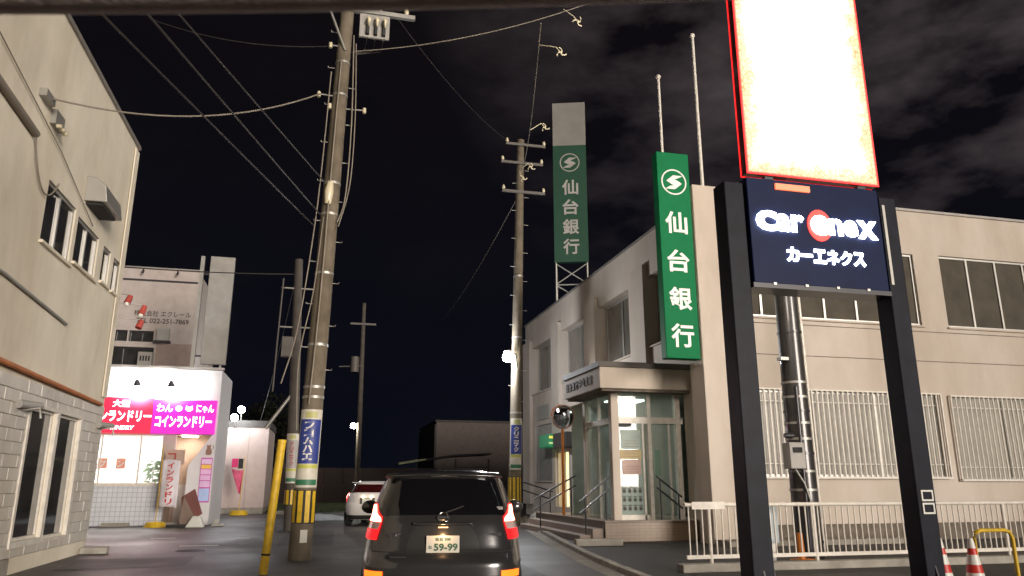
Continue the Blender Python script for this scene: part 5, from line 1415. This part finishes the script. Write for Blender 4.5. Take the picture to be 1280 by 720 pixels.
class Car:
    def __init__(s, tab, n=4.6):
        s.tab = smooth_tab(tab); s.n = n
    def pt(s, a, z):
        """a: -1 left side mid .. 0 rear centre .. 1 right side mid (superellipse angle)"""
        w, yr, yf = interp(s.tab, z); yc = 1.9
        th = math.pi / 2 - a * math.pi / 2
        e = 2.0 / s.n
        cx, sy = math.cos(th), math.sin(th)
        x = w * math.copysign(abs(cx) ** e, cx); y = yc - (yc - yr) * abs(sy) ** e
        return Vector((x, y, z))
    def ptx(s, fx, z):
        """by fraction of the half width across the rear"""
        w, yr, yf = interp(s.tab, z); yc = 1.9
        k = max(0.0, 1 - abs(fx) ** s.n) ** (1 / s.n)
        return Vector((w * fx, yc - (yc - yr) * k, z))
    def body(s, wheels, wr):
        m = MB(); n = 96; e = 2.0 / s.n; rows = []
        for z, w, yr, yf in s.tab:
            row = []
            for k in range(n):
                th = 2 * math.pi * k / n + math.pi
                cx, sy = math.cos(th), math.sin(th)
                x = w * math.copysign(abs(cx) ** e, cx)
                yc = 1.9
                y = yc + (yf - yc if sy > 0 else yc - yr) * math.copysign(abs(sy) ** e, sy)
                row.append((x, y, z))
            rows.append(row)
        vs = [p for r in rows for p in r]; fs = []
        for j in range(len(rows) - 1):
            for k in range(n):
                a = j * n + k; b = j * n + (k + 1) % n
                q = [vs[a], vs[b], vs[b + n], vs[a + n]]
                cy_ = sum(p[1] for p in q) / 4; cz = sum(p[2] for p in q) / 4; cx = sum(abs(p[0]) for p in q) / 4
                w = interp(s.tab, cz)[0]
                if cx > w * 0.86 and any((cy_ - wy) ** 2 + (cz - 0.31) ** 2 < (wr + 0.05) ** 2 for wy in wheels): continue
                fs.append((a, b, b + n, a + n))
        # crown
        last = (len(rows) - 1) * n; c = len(vs)
        zt = s.tab[-1][0]; cyy = (s.tab[-1][2] + s.tab[-1][3]) / 2
        prev = last
        for t, dz in ((0.7, 0.012), (0.35, 0.020)):
            base = len(vs)
            for k in range(n):
                x, y, z = vs[last + k]; vs.append((x * t, cyy + (y - cyy) * t, zt + dz))
            for k in range(n): fs.append((prev + k, prev + (k + 1) % n, base + (k + 1) % n, base + k))
            prev = base
        vs.append((0, cyy, zt + 0.022))
        for k in range(n): fs.append((prev + k, prev + (k + 1) % n, len(vs) - 1))
        fs.append(tuple(reversed(range(n))))
        m.add(vs, fs, True); return m
    def patch(s, rows, off=0.004, nu=14, nz=8, by='x', thick=None):
        """rows: [(z, a0, a1), ...] from low to high, conforming to the body"""
        m = MB(); f = s.ptx if by == 'x' else s.pt
        tab = [(z, a0, a1) for z, a0, a1 in rows]; vs = []; fs = []
        z0, z1 = rows[0][0], rows[-1][0]
        for j in range(nz + 1):
            z = z0 + (z1 - z0) * j / nz; a0, a1 = interp(tab, z)
            for i in range(nu + 1):
                a = a0 + (a1 - a0) * i / nu
                p = f(a, z); d = 0.004
                t1 = f(min(1, a + d), z) - f(max(-1, a - d), z); t2 = f(a, min(s.tab[-1][0], z + 0.01)) - f(a, z - 0.01)
                nn = t1.cross(t2)
                if nn.length < 1e-9: nn = Vector((0, -1, 0))
                nn.normalize()
                vs.append(p + nn * off)
        for j in range(nz):
            for i in range(nu):
                a = j * (nu + 1) + i; fs.append((a, a + 1, a + nu + 2, a + nu + 1))
        m.add(vs, fs, True); return m

TAB1 = [(0.20, .74, .14, 3.95), (0.30, .80, .06, 4.02), (0.36, .835, .02, 4.05), (0.50, .85, .0, 4.08), (0.64, .852, .0, 4.06), (0.685, .845, .035, 4.0), (0.74, .84, .085, 3.9),
        (0.90, .815, .115, 3.6), (1.00, .79, .14, 3.3), (1.07, .762, .17, 3.05), (1.15, .755, .205, 2.85), (1.30, .705, .28, 2.6), (1.43, .655, .35, 2.3), (1.475, .635, .38, 2.2), (1.505, .585, .43, 2.05), (1.525, .50, .56, 1.9)]
ct = Car(TAB1, 5.6)
paint1 = car_paint('charcoal_paint', (0.066, 0.066, 0.068), 0.6, 0.24)
gloss = mat('rear_glass', (0.006, 0.006, 0.007), 0.05, coat=0.6, var=0.1)
def lit(name, c, s): return emat(name, c, s, (0.4, 0.02, 0.02))
dc = thing('dark_hatchback', 'dark grey hatchback seen from behind with brake lights on, straight ahead', 'car', (0, 0, 0))
def L_(mb, name, m, parent=dc, sol=0.0, fix=False, bevel=0.0):
    o = mb.build(name, m, parent, local=True, fixn=fix, bevel=bevel)
    if sol: md = o.modifiers.new('thickness', 'SOLIDIFY'); md.thickness = sol; md.offset = 1
    return o
bd = L_(ct.body((0.78, 3.30), 0.31), 'body', paint1)
# dark inner liner and wheels
L_(MB().box(-0.70, 0.70, 0.3, 3.9, 0.22, 0.75), 'wheel_liner', M['black'], fix=True)
def wheels(parent, xs, ys, r, wdt=0.19, rimm=None):
    for y in ys:
        for sx in (-1, 1):
            w = L_(MB().tube([(sx * xs, y, r), (sx * (xs - wdt), y, r)], r, 28), 'wheel', M['rubber'], parent)
            L_(MB().tube([(sx * (xs + 0.004), y, r), (sx * (xs - 0.05), y, r)], r * 0.62, 20), 'rim', rimm or M['steel'], w)
wheels(dc, 0.835, (0.78, 3.30), 0.31)
gw = L_(ct.patch([(1.085, -.86, .86), (1.20, -.90, .90), (1.38, -.93, .93), (1.445, -.90, .90)], 0.006, 26, 12), 'rear_window', gloss)
L_(ct.patch([(1.10, -.985, -.875), (1.25, -.985, -.91), (1.40, -.98, -.94)], 0.0045, 5, 8), 'pillar_trim', M['post_black'])
L_(ct.patch([(1.10, .875, .985), (1.25, .91, .985), (1.40, .94, .98)], 0.0045, 5, 8), 'pillar_trim', M['post_black'])
sp_r = MB(); 
for x in range(21):
    fx = (x / 20 - .5) * 2; w = 0.615
    p = Vector((w * fx, 0.325 + 0.10 * abs(fx) ** 3, 1.495 - 0.018 * abs(fx) ** 2)); q = Vector((w * fx * .98, 0.75, 1.533 - 0.02 * fx * fx)); b = Vector((w * fx, 0.39 + 0.10 * abs(fx) ** 3, 1.462 - 0.012 * fx * fx))
    sp_r.v += [tuple(p), tuple(q), tuple(b), tuple(p + Vector((0, 0.0, -0.018)))]
for x in range(20):
    a = x * 4; sp_r.f += [(a, a + 4, a + 5, a + 1), (a + 3, a + 7, a + 4, a), (a + 2, a + 6, a + 7, a + 3)]; sp_r.sm += [True, True, True]
L_(sp_r, 'roof_spoiler', paint1, fix=True)
L_(MB().box(-0.14, 0.14, 0.345, 0.365, 1.462, 1.474), 'high_brake_light', M['black'], fix=True)
L_(MB().tube([(0.0, 1.0, 1.53), (0.0, 0.80, 1.62)], 0.006, 6), 'antenna', M['black'])
# lamps: bright angled stop light, clear section, lower red section
E_stop = lit('stop_glow', (1.0, 0.16, 0.10), 16.0); E_stop2 = lit('stop_halo', (1.0, 0.01, 0.015), 1.1)
clear = mat('clear_lamp', (0.60, 0.42, 0.40), 0.15, coat=0.8)
redl = emat('red_reflector', (1.0, 0.01, 0.02), 0.55, (0.5, 0.01, 0.01))
for sx in (-1, 1):
    def rr(rows): return [(z, min(sx * a, sx * b), max(sx * a, sx * b)) for z, a, b in rows]
    lamp = L_(ct.patch(rr([(0.845, .80, .996), (1.00, .78, .997), (1.07, .80, .997), (1.10, .85, .997), (1.19, .91, .996)]), 0.010, 12, 14), 'tail_lamp', E_stop2)
    L_(ct.patch(rr([(1.015, .79, .988), (1.05, .81, .988), (1.09, .88, .986), (1.175, .915, .98)]), 0.016, 10, 10), 'stop_light', E_stop, lamp)
    L_(ct.patch(rr([(0.945, .805, .985), (1.010, .79, .985)]), 0.016, 8, 4), 'reversing_lens', clear, lamp)
    L_(ct.patch(rr([(0.85, .81, .985), (0.94, .805, .985)]), 0.016, 8, 4), 'reflector', redl, lamp)
    L_(ct.patch(rr([(0.50, .68, .90), (0.565, .68, .90)]), 0.012, 8, 3), 'bumper_light', emat('amber_glow', (1.0, 0.14, 0.01), 1.8))
    mi = MB().sphere((0, 0, 0), 1, 14, 8); mi.v = [(sx * (0.95) + v[0] * 0.115, 2.55 + v[1] * 0.07, 1.10 + v[2] * 0.085) for v in mi.v]
    mo = L_(mi, 'door_mirror', paint1)
    L_(MB().tube([(sx * 0.76, 2.6, 1.05), (sx * 0.92, 2.57, 1.08)], 0.03, 8), 'mirror_arm', M['black'], mo)
    # side glass
    L_(ct.patch(rr([(1.08, .26, .84), (1.20, .30, .83), (1.42, .42, .78)]), 0.004, 14, 8, by='a'), 'side_window', gloss)
# tailgate details
L_(ct.patch([(0.735, -.84, .84), (0.742, -.84, .84)], 0.0035, 30, 1), 'shut_line', M['black'])
for sx in (-1, 1): L_(ct.patch([(0.742, sx * .845, sx * .852) if sx > 0 else (0.742, -.852, -.845), (0.84, .86, .867) if sx > 0 else (0.84, -.867, -.86)], 0.0035, 1, 6), 'shut_line', M['black'])
rc = L_(ct.patch([(0.705, -.43, .43), (0.80, -.44, .44), (0.93, -.40, .40), (0.985, -.32, .32)], 0.003, 20, 8), 'number_plate_recess', mat('recess_dark', (0.022, 0.023, 0.023), 0.35, coat=0.4))
L_(ct.patch([(0.985, -.38, .38), (1.012, -.38, .38)], 0.014, 18, 2), 'handle_garnish', paint1, sol=0.02)
L_(MB().box(-0.05, 0.05, 0.105, 0.13, 0.966, 0.974), 'plate_lamp', emat('plate_lamp', (1.0, 0.62, 0.30), 1.2), fix=True)
pl_ = L_(MB().box(-0.165, 0.165, 0.070, 0.080, 0.728, 0.893), 'number_plate', mat('plate_white', (0.62, 0.60, 0.52), 0.5, var=0.04), fix=True, bevel=0.004)
def ctext(s, x, z, w, h, y, m, parent, bold=0.0, shear=0.0):
    vs, fcs = text_mb(s, bold, shear)
    a0 = min(v.x for v in vs); a1 = max(v.x for v in vs); b0 = min(v.y for v in vs); b1 = max(v.y for v in vs)
    q = MB(); q.add([(x + ((v.x - a0) / (a1 - a0) - .5) * w, y - (0.003 if v.z > 0 else 0), z + ((v.y - b0) / (b1 - b0) - .5) * h) for v in vs], fcs)
    return L_(q, 'lettering', m, parent)
pg = mat('plate_green', (0.03, 0.10, 0.05), 0.5)
ctext('59-99', 0.030, 0.785, 0.235, 0.070, 0.070, pg, pl_, 0.03)
ctext('ね', -0.125, 0.785, 0.035, 0.035, 0.070, pg, pl_, 0.02)
ctext('仙台 500', 0.0, 0.862, 0.15, 0.036, 0.070, pg, pl_, 0.02)
chrome = mat('chrome', (0.60, 0.60, 0.60), 0.18, metal=1.0, var=0.0)
ctext('NOTE', -0.50, 0.90, 0.15, 0.032, 0.128, chrome, bd, 0.04, 0.2)
ctext('e-POWER', 0.50, 0.90, 0.18, 0.028, 0.128, chrome, bd, 0.03, 0.2)
em = MB(); n = 28
for k in range(n):
    a0, a1 = 2 * math.pi * k / n, 2 * math.pi * (k + 1) / n
    em.tube([(0.052 * math.cos(a0), 0.150 + 0.028 * math.sin(a0), 1.065 + 0.048 * math.sin(a0)), (0.052 * math.cos(a1), 0.150 + 0.028 * math.sin(a1), 1.065 + 0.048 * math.sin(a1))], 0.008, 6, cap=False)
em.box(-0.062, 0.062, 0.135, 0.150, 1.054, 1.076)
L_(em, 'emblem', chrome, fix=True)
L_(MB().tube([(0.02, 0.160, 1.11), (0.20, 0.215, 1.17), (0.40, 0.26, 1.20)], 0.008, 6), 'rear_wiper', M['black'])
L_(MB().box(0.545, 0.615, 0.262, 0.268, 1.135, 1.165), 'round_sticker', M['sign_grey'], fix=True)
L_(MB().box(-0.52, -0.36, 0.010, 0.018, 0.690, 0.705), 'silver_sticker', chrome, fix=True)
L_(ct.patch([(0.22, -.80, .80), (0.34, -.74, .74), (0.40, -.60, .60)], 0.006, 24, 6), 'lower_bumper', M['black'])
point_light('plate_light', (0.0, 0.02, 0.925), 0.9, (1.0, 0.55, 0.25), 0.02, dc)
dc.location = (1.215, 7.75, 0)
dc.rotation_euler = (0, 0, -R(8.7))

# white car ahead, further off
TAB2 = [(0.20, .76, .16, 4.2), (0.34, .84, .05, 4.25), (0.50, .87, .0, 4.3), (0.68, .88, .0, 4.3), (0.76, .87, .05, 4.2), (0.95, .85, .09, 3.6), (1.04, .80, .12, 3.2), (1.12, .755, .20, 3.0), (1.30, .67, .36, 2.6), (1.38, .63, .40, 2.4), (1.43, .58, .42, 2.2), (1.46, .50, .62, 2.0)]
c2 = Car(TAB2)
wc = thing('white_hatchback', 'white hatchback further up the road, tail lights on, half hidden', 'car', (0, 0, 0))
wp = car_paint('white_paint', (0.62, 0.60, 0.58), 0.0, 0.3)
L_(c2.body((0.80, 3.4), 0.31), 'body', wp, wc)
L_(MB().box(-0.72, 0.72, 0.3, 4.0, 0.22, 0.75), 'wheel_liner', M['black'], wc, fix=True)
wheels(wc, 0.865, (0.80, 3.4), 0.31)
L_(c2.patch([(1.09, -.84, .84), (1.30, -.88, .88), (1.36, -.86, .86)], 0.008, 20, 8), 'rear_window', mat('red_tinted_glass', (0.03, 0.004, 0.004), 0.08, coat=0.5), wc)
L_(c2.patch([(0.22, -.82, .82), (0.36, -.80, .80)], 0.008, 20, 4), 'lower_bumper', M['black'], wc)
L_(c2.patch([(0.72, -.28, .28), (0.92, -.30, .30)], 0.004, 10, 4), 'number_plate_recess', M['far_dark'], wc)
L_(MB().box(-0.165, 0.165, 0.030, 0.040, 0.74, 0.90), 'number_plate', M['sign_white'], wc, fix=True)
for xx in (-0.14, 0.14): L_(MB().sphere((xx, 0.04, 0.955), 0.04, 8, 6), 'plate_lamp', emat('warm_plate_lamp', (1.0, 0.75, 0.45), 12.0), wc)
L_(MB().box(-0.62, 0.62, 0.36, 0.62, 1.415, 1.435), 'roof_spoiler', wp, wc, fix=True, bevel=0.008)
for sx in (-1, 1):
    def rr(rows): return [(z, min(sx * a, sx * b), max(sx * a, sx * b)) for z, a, b in rows]
    lm = L_(c2.patch(rr([(0.80, .90, .992), (0.95, .82, .994), (1.08, .90, .993)]), 0.012, 10, 10), 'tail_lamp', lit('tail_red', (1.0, 0.03, 0.04), 0.9), wc)
    L_(c2.patch(rr([(0.90, .93, .985), (1.05, .94, .985)]), 0.02, 6, 6), 'stop_light', lit('tail_white_hot', (1.0, 0.25, 0.20), 12.0), lm)
    L_(c2.patch(rr([(1.08, .22, .86), (1.20, .28, .84), (1.36, .42, .78)]), 0.006, 12, 6, by='a'), 'side_window', gloss, wc)
    mi = MB().sphere((0, 0, 0), 1, 10, 6); mi.v = [(sx * 0.98 + v[0] * 0.11, 2.7 + v[1] * 0.07, 1.05 + v[2] * 0.08) for v in mi.v]
    L_(mi, 'door_mirror', wp, wc)
wc.location = (1.58, 26.8, 0)
wc.rotation_euler = (0, 0, -R(15))
